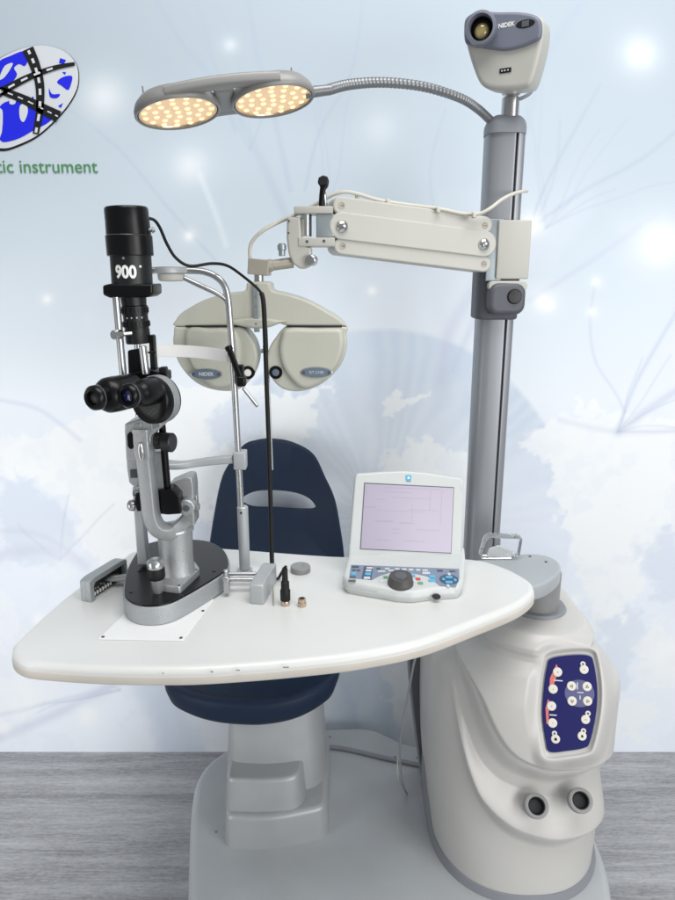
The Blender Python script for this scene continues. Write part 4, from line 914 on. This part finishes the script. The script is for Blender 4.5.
ocular(125.5, 396.5, .925, rO, .058, 'bluelens', 1.40)
ocular(91.5, 398.5, .918, rO, .082, 'blackm', 1.80)
bm = BM(); a, b_ = at(106, 391, .975), at(150, 392, 1.0); sweep(bm, [a, (a+b_)/2, b_], rrect(.03, .034, .01), (.2, 1, 0)); obj('prism_bridge', bm, 'black', sl, 50)
# illumination tower (leaning slightly)
TY = 1.045
def tp(px, py, dy=0.): return at(px, py, TY+dy)
ta = (tp(126.5, 208)-tp(141.5, 342)).normalized()
fpr('mount_base', [(124.5, 375), (140, 371), (152, 369.5), (157, 371.5), (166, 372.5), (166.5, 382), (150, 386), (125, 386)], 1.03, .035, 'black')
fpr('mount_plate', [(127.5, 350.5), (140, 348.5), (141.5, 374), (128.5, 376)], 1.045, .012, 'black', .001)
fpr('mount_post', [(148.5, 335), (153.5, 335), (156, 373), (150.5, 374)], 1.04, .014, 'black', .001)
fpr('mount_fin', [(158.5, 367.5), (166, 367), (167, 377.5), (159, 379)], 1.03, .012, 'blackm', .001)
bm = BM(); cyl(bm, at(146, 374, 1.028), at(142.5, 346, 1.028), pl(3.8, 144, 360, 1.03)); obj('mirror_rod', bm, 'steel', sl)
bm = BM(); cyl(bm, at(148, 352.5, 1.03), at(156, 352, 1.03), .0018); obj('lever_pin', bm, 'blackm', sl)
td = (tp(139.5, 335)-tp(133, 300)); TXF = frame(V((-.25, -.97, 0)), ta)
HA, HB_ = tp(138.5, 342), tp(133.2, 296); hax = (HB_-HA).normalized(); hL = (HB_-HA).length; hr_ = pl(12.6, 136, 320, TY)
k = BM(); lathe(k, [(hr_*.93, -.002), (hr_*.97, 0), (hr_*.97, hL*.28), (hr_*.94, hL*.285), (hr_*.94, hL*.32), (hr_, hL*.33), (hr_, hL*.47), (hr_*.96, hL*.48), (hr_*.96, hL*.60), (hr_*1.02, hL*.61), (hr_*1.02, hL*.78), (hr_*.95, hL*.80), (hr_, hL)], HA, hax, 44); lb_ = obj('filter_housing', k, 'blackm', sl, 30)
hc = (CAM-HA); hc = (hc-hax*hc.dot(hax)).normalized(); hs_ = hax.cross(hc)
for zf, n_ in ((.40, 22), (.695, 22)):
    k = BM()
    for i in range(n_):
        a = 2*PI*i/n_; d_ = hc*math.cos(a)+hs_*math.sin(a); rbox(k, HA+hax*(hL*zf)+d_*(hr_*1.02), (.0026, hL*.11, .0022), .0004, (hax.cross(d_).normalized(), hax, d_))
    obj('knurl', k, 'black', lb_)
for i in range(4):
    a = -.75+.42*i; d_ = hc*math.cos(a)-hs_*math.sin(a)*-1; k = BM(); rbox(k, HA+hax*(hL*.54)+d_*(hr_*.962), (.0018, .0022, .0006), .0001, (hax.cross(d_).normalized(), hax, d_)); obj('scale_mark', k, 'keylight', lb_)
flg = [(102, 285.5), (110, 283.5), (152.5, 284), (153, 294), (148, 297.5), (109, 298), (102.5, 295)]
k = BM(); rprism(k, roundpoly(pxo(flg, V((0, 1.015, 0)), FRONT), .003), .055, V((0, 1.07, 0)), FRONT, r=.004, rb=.004, seg=3); obj('flange', k, 'black', sl)
def cylp(name, x0, y0, x1, y1, wpx, m, prof=None):
    a, b = tp(x0, y0), tp(x1, y1); r = pl(wpx/2, (x0+x1)/2, (y0+y1)/2, TY); h = (b-a).length
    k = BM(); lathe(k, prof(r, h) if prof else [(r-.001, 0), (r, .001), (r, h-.001), (r-.001, h)], a, b-a, 56); return obj(name, k, m, sl, 40)
lc = cylp('lamp_barrel', 132.5, 286, 130.5, 254, 40, 'blackm')
cylp('cooling_sleeve', 130.6, 256, 128.8, 235.5, 45.5, 'black')
cylp('sleeve_ring', 128.9, 236.2, 128.8, 234.6, 44, 'steel')
cylp('lamp_cap', 128.8, 235, 126, 207, 44, 'black', lambda r, h: [(r*1.0, 0), (r*.975, h*.5), (r*.97, h-.004), (r*.95, h-.0015), (r*.90, h), (r*.2, h+.0005)])
# number on the barrel, wrapped on the curved surface
o1_, o2_ = tp(132.5, 286), tp(130.5, 254); rB = pl(20, 131, 270, TY)+.0004; axb = (o2_-o1_).normalized()
tm = text('model_number', '900', pl(16.5, 124, 272, TY), V((0, 0, 0)), (V((1, 0, 0)), V((0, 1, 0)), V((0, 0, 1))), 'white', lc, .0002, .0009)
fcam = (CAM-o1_); fcam = (fcam-axb*fcam.dot(axb)).normalized(); rside = axb.cross(fcam)*-1
if rside.x < 0: rside = -rside
mid_ = tp(131.7, 272.5)-o1_; hm = mid_.dot(axb)
for v in tm.data.vertices:
    a = (v.co.x*.86)/rB-.30; v.co = o1_+axb*(hm+v.co.y)+(fcam*math.cos(a)+rside*math.sin(a))*(rB+v.co.z)
for a, dz, rr_ in ((.44, .0085, .0022), (-.34, .020, .0022)):
    k = BM(); lathe(k, [(rr_, 0), (rr_*.9, .001), (rr_*.2, .0012)], o1_+axb*(hm+dz)+(fcam*math.cos(a)+rside*math.sin(a))*(rB-.0003), fcam*math.cos(a)+rside*math.sin(a), 16); obj('barrel_screw', k, 'steel', lc)
a = tp(151, 230, -.002); k = BM(); cyl(k, a-V((.006, 0, 0)), a+V((.006, 0, -.0005)), .0028); cyl(k, a+V((.002, 0, 0)), a+V((.0035, 0, 0)), .0048); obj('clamp_screw', k, 'steel', sl)
k = BM(); tube(k, [at(116, 297, 1.02), at(119, 330, 1.02), at(123.5, 378, 1.02)], pl(3.6, 118, 330, 1.02), 14); obj('tower_rod', k, 'steel', sl)
a = at(119, 334.5, 1.012); k = BM(); cyl(k, a+V((.016, .01, .001)), a+V((-.003, -.004, 0)), .0032); cyl(k, a+V((.003, .003, 0)), a+V((-.006, -.010, 0)), .0072, e=.001, n=8); obj('tower_clamp', k, 'chrome', sl)
# axle of the slide
zA = TZ+.019
k = BM(); cyl(k, at(107, 578.5, 1.085), at(140, 576.5, 1.085), .0062); obj('axle', k, 'steel', sl)
for Y_ in (1.085, 1.108):
    k = BM(); cyl(k, V((-.205, Y_-.02, zA+.004)), V((-.142, Y_-.02, zA+.004)), .0036); obj('axle', k, 'steel', sl)
a = onz(224, 580, SZ-.006); k = BM(); rbox(k, a+V((.004, 0, -.008)), (.010, .012, .030), .002); cyl(k, a+V((.004, 0, .006)), a+V((.004, 0, .018)), .0045); obj('axle_lock', k, 'steel', sl)

# ================================================================== SLIDE RAIL GUARDS
def guard(lbl, p0, p1, hh, wd, hollow):
    a, b = onz(*p0, TZ), onz(*p1, TZ); d = (b-a); L_ = d.length; d.normalize(); sd = V((d.y, -d.x, 0))
    t = thing('rail_guard', lbl, 'rail guard', (a+b)/2, 'slide rail guards')
    fr = (d, V((0, 0, 1)), d.cross(V((0, 0, 1))))
    k = BM()
    if hollow:
        P = roundpoly([(0, 0), (0, hh*.92), (L_*.12, hh), (L_*.88, hh*.98), (L_, hh*.9), (L_, 0)], [.001, .004, .006, .006, .004, .001])
        rprism(k, P, wd*.55, a-fr[2]*(wd*.55), fr, r=.002, rb=.001, seg=3)
        I = roundpoly([(.0, 0), (0, hh*.92), (L_*.12, hh), (L_*.88, hh*.98), (L_, hh*.9), (L_, 0), (L_*.93, 0), (L_*.93, hh*.74), (L_*.14, hh*.76), (L_*.10, hh*.6), (L_*.10, 0)], .002)
        rprism(k, I, wd*.45, a, fr, r=.001, seg=2); o = obj('guard_shell', k, 'hammer', t)
        k = BM(); rprism(k, [(L_*.10, .001), (L_*.93, .001), (L_*.93, hh*.74), (L_*.10, hh*.74)], .0012, a+fr[2]*.0002, fr, r=0); ip = obj('guard_recess', k, 'blackm', t)
        k = BM()
        for i in range(7): rbox(k, a+d*(L_*(.17+.07*i))+V((0, 0, .0075))+fr[2]*.003, (.0028, .006, .003), .0004, fr)
        obj('rack_teeth', k, 'white', ip)
        k = BM()
        for i in range(9): lathe(k, [(.0022, 0), (.0018, .002), (.0005, .0022)], a+d*(L_*(.2+.075*i))+V((0, 0, .014+.006*random.random()))+fr[2]*.0012, fr[2], 10)
        obj('rack_screws', k, 'steel', ip)
    else:
        P = roundpoly([(0, 0), (0, hh*.92), (L_*.12, hh), (L_*.88, hh), (L_, hh*.92), (L_, 0)], [.002, .004, .006, .006, .004, .002])
        rprism(k, P, wd, a-fr[2]*wd, fr, r=.003, rb=.003, seg=3); obj('guard_shell', k, 'greyp', t)
    return t
guard('hollow silver rail guard with white rack teeth, at the left edge of the table', (87, 602), (124, 577), .040, .020, True)
guard('solid pale grey rail guard right of the slit lamp base, below the headrest post', (264, 605), (277, 581), .037, .024, False)
# white slide plate
k = BM(); rprism(k, roundpoly([onz(*q, TZ).xy for q in ((98, 640), (183, 641.5), (214, 600), (140, 600))], .002), .0016, V((0, 0, TZ+.0004)), TOP, r=.0004, seg=1)
spl = tag(obj('slide_plate', k, 'paper'), 'thin white rectangular plate screwed to the tabletop under the slit lamp', 'plate')
screws('plate_screw', [onz(*q, TZ+.002) for q in ((103, 637), (181, 638), (203, 611))], (0, 0, 1), .0026, .001, 'trim', spl)

# ================================================================== HEADREST
hr = thing('head_rest', 'grey tubular headrest frame with white forehead band and chin support, behind the slit lamp', 'headrest', onz(244, 572, TZ))
HB = onz(245, 572, TZ); HY = HB.y
k = BM(); cyl(k, HB, HB+V((0, 0, .006)), .014); cyl(k, HB+V((0, 0, .005)), V((HB.x, HY, at(240, 506, HY).z)), .0098, e=.002); sv = obj('post_sleeve', k, 'greyp', hr)
k = BM(); lathe(k, [(.002, 0), (.0018, .0006), (.0004, .0006)], at(241, 513, HY-.0098), (0, -1, 0), 12); obj('sleeve_hole', k, 'black', sv)
def hp_(px, py, dy=0.): return at(px, py, HY+dy)
k = BM(); tube(k, path([hp_(241, 508), hp_(237.5, 440), hp_(233.5, 370), hp_(230, 320), hp_(227.5, 296), hp_(223, 283.5), hp_(214, 275.5), hp_(203, 271.5), hp_(190, 270.5), hp_(160, 270)], 6), .0056, 14); obj('frame_tube', k, 'steel', hr, 60)
LB = onz(143, 562, TZ); k = BM(); tube(k, path([hp_(160, 270), hp_(146, 272), hp_(139, 282), hp_(137, 300), hp_(138.5, 400), hp_(140.5, 480), hp_(141.5, 530), LB], 5), .0056, 12); obj('frame_tube', k, 'steel', hr, 60)
k = BM(); cyl(k, LB, LB+V((0, 0, .006)), .014); obj('post_foot', k, 'greyp', hr)
k = BM(); tube(k, path([hp_(184, 278, -.01), hp_(200, 285.5, -.008), hp_(216, 293, -.004), hp_(226, 300), hp_(229, 312)], 6), .0042, 12); obj('lamp_stay', k, 'steel', hr, 60)
o = hp_(171, 272, -.012)
k = BM(); lathe(k, [(.0265, .007), (.0275, .003), (.0275, -.001), (.024, -.003), (.0225, -.0035), (.0215, -.012), (.019, -.0145), (.004, -.015)], o, (0, 0, 1), 40, .8); tp_ = obj('fixation_lamp', k, 'greyp', hr, 50)
k = BM(); lathe(k, [(.0228, -.0036), (.0222, -.0118), (.0196, -.0138), (.004, -.0142)], o-V((0, 0, .0002)), (0, 0, 1), 40, .8); obj('lamp_cup', k, 'ivory', tp_, 50)
# forehead band, a curved strip between the posts
k = BM(); P = []
for i in range(19):
    t = i/18; p = hp_(228, 356.5).lerp(hp_(140, 351), t); p.y += .035*math.sin(PI*t); P.append(p)
sweep(k, P, rrect(pl(12.5, 190, 355, HY), .0022, .001), (0, 0, 1)); obj('forehead_band', k, 'band', hr, 60)
# fixation target on a black swivel
a, b_ = hp_(228.5, 347, -.012), hp_(241, 380, -.016)
k = BM(); cyl(k, a+V((-.001, 0, .002)), a+(b_-a)*.12, .0065, e=.002); sweep(k, [a, (a+b_)/2, b_], rrect(.010, .008, .003), (1, 0, .3)); obj('swivel_lever', k, 'black', hr)
k = BM(); rbox(k, hp_(241.5, 381, -.014), (.016, .018, .018), .004); rbox(k, hp_(241, 371, -.004), (.010, .012, .022), .002); obj('swivel_block', k, 'black', hr)
k = BM(); cyl(k, hp_(243, 388, -.016), hp_(257.5, 406.5, -.03), .003); obj('target_pin', k, 'steel', hr)
# chin support
k = BM(); a, b_ = hp_(233, 452.5, -.012), hp_(246, 470, -.012); rbox(k, (a+b_)/2+V((0, .012, 0)), (abs(b_.x-a.x), .026, abs(a.z-b_.z)), .002); obj('chin_clamp', k, 'greyp', hr)
def csec(t): return rrect(.016+.016*ss(.45, .9, t), .014-.004*t, .003)
k = BM(); sweep(k, path([hp_(233, 459), hp_(215, 460.5), hp_(196, 463), hp_(182, 465, -.005), hp_(168, 464.5, -.01), hp_(150, 462, -.012)], 5), csec, (0, 1, 0)); obj('chin_support', k, 'greyp', hr, 50)

# ================================================================== DISPLAY CONSOLE
con = thing('refractor_controller', 'white control console with a lilac lit screen and blue-grey keypad, on the table', 'console', onz(402, 580, TZ))
bp = [onz(*q, TZ).xy for q in ((342, 590), (346, 594), (362, 597), (380, 600), (396, 603), (412, 604), (430, 601.5), (450, 600), (459, 599), (463, 594), (465, 575), (464, 566), (350, 561), (347, 575))]
kb = [V((p.x, p.y)) for p in bp]; kc = sum(kb, V((0, 0)))/len(kb)
yf, yr_ = min(p.y for p in kb), max(p.y for p in kb)
def ktop(y): return TZ+.021+.022*(y-yf)/(yr_-yf)
kbr = roundpoly(kb, .006)
k = BM(); rings = []
A = sum(kbr[i-1].x*kbr[i].y-kbr[i].x*kbr[i-1].y for i in range(len(kbr)))
if A < 0: kbr = kbr[::-1]
for ins, f_ in ((.006, 0), (.004, .002), (.0025, .25), (.0, .42), (.0006, .45), (.0006, .47), (0, .5), (.001, .82), (.002, .93), (.0045, .985), (.008, 1.), (.0085, 1.)):
    rings.append([k.verts.new((q.x, q.y, TZ+.0004+(ktop(q.y)-TZ)*f_)) for q in inset2(kbr, ins)])
for a, b in zip(rings, rings[1:]):
    for i in range(len(a)): k.faces.new((a[i-1], a[i], b[i], b[i-1]))
k.faces.new(rings[0][::-1]); k.faces.new(rings[-1]); kbo = obj('keyboard_case', k, 'console', con, 50)
KN = V((0, -(.022/(yr_-yf)), 1)).normalized(); KO = V((kc.x, yf, TZ+.021)); KF = frame(KN, V((0, 1, 0)))
def kpoly(name, P, h, m, par, lift=.0, rc=.001):
    b_ = BM(); rprism(b_, roundpoly(pxo(P, KO, KF), rc) if rc else pxo(P, KO, KF), h, KO+KN*lift, KF, r=min(.0004, h*.5), seg=2); return obj(name, b_, m, par)
kp = kpoly('key_panel', [(351, 565), (459, 569), (459.5, 578), (456, 587), (440, 586.5), (428, 577), (414, 574), (390, 573), (380, 576), (372, 580.5), (349, 578.5)], .0006, 'keypanel', kbo)
k0 = kpoly('dark_key_field', [(364, 566.5), (373, 566.8), (371.5, 580), (361.5, 579)], .0003, 'keydark', kp, .0006)
def key(px, py, w, h, m, par=kp, lift=.0005, up=.0016):
    o = hit(px, py, KO+KN*lift, KN); b_ = BM(); rprism(b_, rrect(w*uK, h*uK*1.55, .0012, 3), up, o, KF, r=.0006, seg=2); return obj('key', b_, m, par)
uK = pl(1, 400, 575, 1.07)
for x, y, w, h, m in ((355.5, 567, 7, 1.8, 'keydark'), (354, 570.3, 3.5, 1.8, 'keygrey'), (358.5, 570.6, 3.5, 1.8, 'keygrey'), (353.5, 574, 5, 2.6, 'keyblue'), (353, 577.3, 6, 1.8, 'keygrey'), (352, 581, 7.5, 2, 'keygrey'),
                      (369.5, 568.3, 6.5, 1.8, 'keylight'), (368.5, 571, 6, 2, 'keylight'), (368, 574.3, 6, 2.8, 'keyblue'), (367, 578.2, 6.5, 2.4, 'keylight'),
                      (378.5, 568.8, 4, 1.6, 'keygrey'), (381.5, 571.8, 8, 1.8, 'keylight'), (387, 569.1, 5, 1.6, 'keylight'), (391, 571, 6, 1.6, 'keylight'), (397, 569.4, 5, 1.6, 'keylight'), (404, 569.7, 5, 1.6, 'keylight'), (411, 570, 5, 1.6, 'keylight'), (418, 570.3, 5, 1.6, 'keylight'), (425, 570.7, 6, 1.6, 'keylight'),
                      (426, 573.4, 8, 2, 'keylight'), (440, 571, 6, 1.6, 'keydark'), (452.5, 571.5, 6, 1.6, 'keygrey'), (413, 576, 4.5, 2.6, 'keyblue'), (432, 576.8, 6, 2.8, 'keyblue'), (432, 580.8, 6.5, 2.8, 'keyblue')): key(x, y, w, h, m)
for x, y, m in ((386, 577.5, 'keygreen'), (382, 581.5, 'keylight'), (418, 579.3, 'keyred'), (420.5, 583.5, 'keygreen'), (413.5, 581, 'keylight')): key(x, y, 5, 2.6, m, kbo)
o = hit(449, 579.5, KO+KN*.0006, KN); b_ = BM(); rprism(b_, circle(9.5*uK, 32, 9.0*uK), .0006, o, KF, r=.0003, seg=1); ds = obj('arrow_pad', b_, 'keydark', kp)
for x, y, w, m in ((449, 577.5, 7, 'keyblue'), (449, 582.5, 7, 'keyblue'), (443.5, 579.5, 3, 'keyblue'), (455, 580.3, 3, 'keyblue'), (449, 574.5, 3, 'keylight'), (448, 586, 3, 'keylight')): key(x, y, w, 2.4, m, ds, .0012)
o = hit(400.5, 583.5, KO+KN*.0004, KN); rD = 12.3*uK
b_ = BM(); lathe(b_, [(rD*1.03, 0), (rD*1.03, .004), (rD*.99, .005), (rD*.93, .0135), (rD*.88, .0155), (rD*.78, .016), (rD*.55, .0158), (rD*.1, .0156)], o, KN, 48); di = obj('rotary_dial', b_, 'dial', con, 35)
b_ = BM(); lathe(b_, [(rD*.50, .0157), (rD*.48, .0166), (rD*.2, .0170), (rD*.05, .0170)], o, KN, 32); obj('dial_button', b_, 'keygrey', di)
o = onz(436.5, 597, TZ+.010); b_ = BM(); rprism(b_, circle(4*uK, 24, 2.4*uK), .006, V((o.x, o.y+.0035, o.z)), frame((0, -1, .15)), r=.0004, seg=1); obj('sensor_window', b_, 'holeblack', kbo)
# screen panel
s0, s1 = at(349, 557.5, 1.135), at(461.5, 562, 1.142); t0, t1 = at(354.8, 474, 1.168), at(464.5, 481, 1.175)
sx = (s1-s0).normalized(); sy = ((t0+t1)/2-(s0+s1)/2); sn = sx.cross(sy).normalized(); sy = sn.cross(sx); SF = (sx, sy, sn)
fo_ = [(348.5, 557.5), (355, 477.5), (357, 474), (385, 472), (405, 471.3), (430, 473.5), (461, 478.5), (463.8, 482), (461, 559), (459.5, 562), (352, 560)]
k = BM(); rprism(k, roundpoly(pxo(fo_, s0, SF), .003), .022, s0-sn*.022, SF, r=.003, rb=.006, seg=3); sc = obj('screen_housing', k, 'console', con)
k = BM(); rprism(k, pxo([(364.3, 482.6), (454, 487.2), (451.2, 553.3), (360, 549)], s0, SF), .0008, s0+sn*.0002, SF, r=0); sf = obj('screen_bezel', k, 'keygrey', sc)
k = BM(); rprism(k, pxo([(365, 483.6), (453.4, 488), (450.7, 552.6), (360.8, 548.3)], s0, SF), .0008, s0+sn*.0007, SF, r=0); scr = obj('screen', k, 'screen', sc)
k = BM()
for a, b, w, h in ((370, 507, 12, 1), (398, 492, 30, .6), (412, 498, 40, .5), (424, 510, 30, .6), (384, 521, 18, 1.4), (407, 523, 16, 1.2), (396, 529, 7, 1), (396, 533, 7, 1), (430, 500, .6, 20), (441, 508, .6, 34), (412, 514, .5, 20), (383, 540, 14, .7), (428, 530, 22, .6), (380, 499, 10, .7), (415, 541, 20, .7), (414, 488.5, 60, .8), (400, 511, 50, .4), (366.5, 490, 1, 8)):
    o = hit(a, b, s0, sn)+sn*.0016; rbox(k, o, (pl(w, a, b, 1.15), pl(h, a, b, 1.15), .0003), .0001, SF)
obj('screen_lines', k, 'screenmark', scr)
o = hit(408.5, 477.8, s0, sn); k = BM(); rbox(k, o+sn*.0004, (.010, .010, .001), .0003, SF); em = obj('maker_emblem', k, 'keyblue', sc)
k = BM(); rbox(k, o+sn*.0010, (.004, .004, .0006), .0002, SF); obj('emblem_square', k, 'white', em)
k = BM(); rbox(k, hit(408.5, 481.4, s0, sn)+sn*.0002, (.008, .0016, .0006), .0002, SF); obj('emblem_bar', k, 'keypanel', em)
k = BM()
for a, b in ((461, 488.5), (458, 551.5), (351, 546.5)):
    for i in range(3):
        for j_ in range(3): o = hit(a-1.4+1.4*i, b-1.6+1.6*j_, s0, sn); rbox(k, o+sn*.0001, (.0014, .0014, .0006), .0002, SF)
obj('vent_dots', k, 'keylight', sc)
k = BM(); a, b_ = at(353, 561, 1.142), at(459, 565, 1.15); a.z = TZ+.042; b_.z = TZ+.043; cyl(k, a+V((.01, .014, 0)), b_+V((-.01, .014, 0)), .007); obj('hinge', k, 'console', con)

# ================================================================== SMALL THINGS ON THE TABLE
k = BM(); o = onz(300.5, 571, TZ+.0005)
lathe(k, [(.0045, .002), (.0175, 0), (.0182, .001), (.0182, .0095), (.0172, .0105), (.0072, .0105), (.0062, .0095), (.0045, .0095)], o, (0, 0, 1), 44)
tag(obj('metal_ring', k, 'ringg', None, 40), 'grey disc-shaped ring with a hole, lying near the back edge of the table', 'ring')
cab = thing('lamp_cable', 'long black cable from the slit lamp top down to an upright plug', 'cable', onz(286, 602, TZ))
cpts = [at(146, 218, 1.06), at(154, 220, 1.065), at(160, 228, 1.075), at(167, 244, 1.085), at(176, 258, 1.095), at(190, 266, 1.10), (at(212, 263.5, 1.12)), at(228, 266, 1.15), at(244, 277, 1.18), at(256, 287, 1.195), at(261.5, 293, 1.195), at(264, 310, 1.19), at(266.5, 380, 1.185), at(269, 450, 1.18), at(271, 520, 1.17), at(272, 562, 1.155)]
k = BM(); tube(k, path(cpts[:11], 8), .0024, 10); obj('thin_lead', k, 'rubber', cab, 60)
k = BM(); tube(k, path(cpts[10:]+[at(273.5, 574, 1.14)], 8), .0042, 12); obj('cable_sleeve', k, 'rubber', cab, 60)
e0 = at(273.5, 572, 1.14)
pb_ = onz(285.5, 604.5, TZ+.0005)
k = BM(); tube(k, path([e0+V((0, 0, .006)), onz(274, 577.5, TZ+.005), onz(278, 578.5, TZ+.006), onz(281.5, 573, TZ+.014), V((pb_.x+.001, pb_.y+.004, TZ+.066)), V((pb_.x, pb_.y, TZ+.062))], 6), .0026, 10); obj('thin_lead', k, 'rubber', cab, 60)
k = BM(); lathe(k, [(.0078, .008), (.0084, .009), (.0084, .026), (.0070, .028), (.0068, .041), (.0050, .043), (.0046, .064), (.0030, .0665)], pb_, (0, 0, 1), 28); obj('plug', k, 'rubber', cab, 40)
k = BM(); lathe(k, [(.0070, 0), (.0074, .001), (.0074, .006), (.0064, .0085)], pb_, (0, 0, 1), 24); obj('plug_collar', k, 'brass', cab, 40)
o = onz(302, 605.5, TZ+.0005); k = BM(); lathe(k, [(.0068, 0), (.0072, .001), (.0072, .006), (.0056, .0065), (.0056, .009), (.0066, .0095), (.0066, .0125), (.0046, .0130), (.0044, .004), (.001, .004)], o, (0, 0, 1), 28)
tag(obj('socket_adapter', k, 'brass', None, 40), 'tiny shiny metal socket standing on the table beside the black plug', 'adapter')
k = BM(); cyl(k, onz(273.5, 606, TZ)+V((0, 0, .002)), onz(273, 592, TZ)+V((0, .0, .012)), .0013); tag(obj('thin_pin', k, 'taupe'), 'thin brown pin on the table between the rail guard and the plug', 'pin')

# ================================================================== CLEAR BOX, WIRES
k = BM(); P0 = onz(484, 556, AZ); bx = at(502, 548, 1.345)
ac = [(478, 560), (480, 549), (484, 540), (492, 536.5), (522, 538.5), (524, 541), (521, 553), (516, 557)]
def accp(P): return pxo(P, V((0, 1.262, 0)), FRONT)
k = BM(); rprism(k, roundpoly(accp([(481, 559), (486, 541.5), (491, 537.5), (523, 539), (520, 556), (512, 559)]), .003), .030, V((0, 1.292, 0)), FRONT, r=.002, rb=.002, seg=2)
abx = tag(obj('acrylic_holder', k, 'acrylic'), 'small clear acrylic holder standing behind the grey swivel arm beside the pole', 'holder')
k = BM(); flp = pxo([(486, 557), (489, 548.5), (499, 545), (513, 551), (515, 556)], V((0, 1.272, 0)), FRONT); rprism(k, roundpoly(flp, .002), .006, V((0, 1.280, 0)), FRONT, r=.001, seg=1); obj('paper_slip', k, 'paper', abx)
w = [at(417, 645, 1.30), at(413, 668, 1.30), at(408, 695, 1.30), at(402.5, 725, 1.30), at(400, 748, 1.31), at(400.5, 770, 1.33), at(403, 785, 1.34), onz(407, 794, PZ+.004)]
w0 = V((w[0].x, w[0].y, TZ-.03)); k = BM(); tube(k, path([w0+V((.004, -.03, 0))]+w, 8), .0026, 10)
tag(obj('hanging_wire', k, 'skirt', None, 60), 'thin grey wire hanging from under the table down to the platform beside the pedestal', 'wire')
k = BM(); tube(k, path([at(400, 752, 1.315), at(397.5, 764, 1.33), at(399, 778, 1.345), onz(404, 791, PZ+.006)], 8), .0016, 8); tag(obj('short_wire', k, 'ivory', None, 60), 'short pale wire loop twisted beside the lower end of the hanging grey wire', 'wire')
k = BM(); tube(k, path([onz(*q, PZ+.0062) for q in ((300, 742), (322, 746), (340, 748), (360, 752), (385, 758), (410, 763), (440, 769))], 8), .0058, 12)
tag(obj('floor_hose', k, 'skirt', None, 60), 'grey cable lying across the platform from the chair pedestal to the console pedestal', 'cable')

# ================================================================== CAMERA AND LIGHT
cd = bpy.data.cameras.new('camera'); cam = bpy.data.objects.new('camera', cd); C.objects.link(cam)
cam.location = CAM; cam.rotation_euler = (PI/2-PITCH, 0, 0); cd.sensor_fit = 'HORIZONTAL'; cd.sensor_width = 36; cd.lens = 36*F/675; cd.clip_start = .02; cd.clip_end = 60
bpy.context.scene.camera = cam
wd = bpy.data.worlds.new('World'); bpy.context.scene.world = wd; wd.use_nodes = True
bg = wd.node_tree.nodes['Background']; bg.inputs['Color'].default_value = (.93, .97, 1, 1); bg.inputs['Strength'].default_value = .28
def area(name, loc, tgt, sx_, sy_, pw, col):
    l = bpy.data.lights.new(name, 'AREA'); l.shape = 'RECTANGLE'; l.size = sx_; l.size_y = sy_; l.energy = pw; l.color = col
    o = bpy.data.objects.new(name, l); C.objects.link(o); o.location = loc; o.rotation_euler = (V(tgt)-V(loc)).to_track_quat('-Z', 'Y').to_euler(); return o
area('ceiling_light', (.3, .5, 3.0), (.05, 1.3, .6), 1.9, 1.2, 42, (1, .995, .985))
area('front_fill_light', (1.5, -1.6, .8), (.0, 1.6, .6), 1.8, 1.2, 26, (1, 1, 1))  # added fill lamp behind the camera, flattens the shade; no window known there
area('side_window_light', (2.0, -.6, 1.6), (.2, 1.5, .7), 1.1, 1.3, 25, (1, .997, .99))
wl = area('added_wall_fill', (-1.15, .55, .7), (-.75, 1.7, .5), .7, .9, 3.9, (1, 1, 1)); wl.data.spread = math.radians(130)  # added lamp out of view, only brightens the left of the backdrop
sc_ = bpy.context.scene
sc_.view_settings.view_transform = 'Standard'; sc_.view_settings.look = 'None'; sc_.view_settings.exposure = 0; sc_.view_settings.gamma = 1
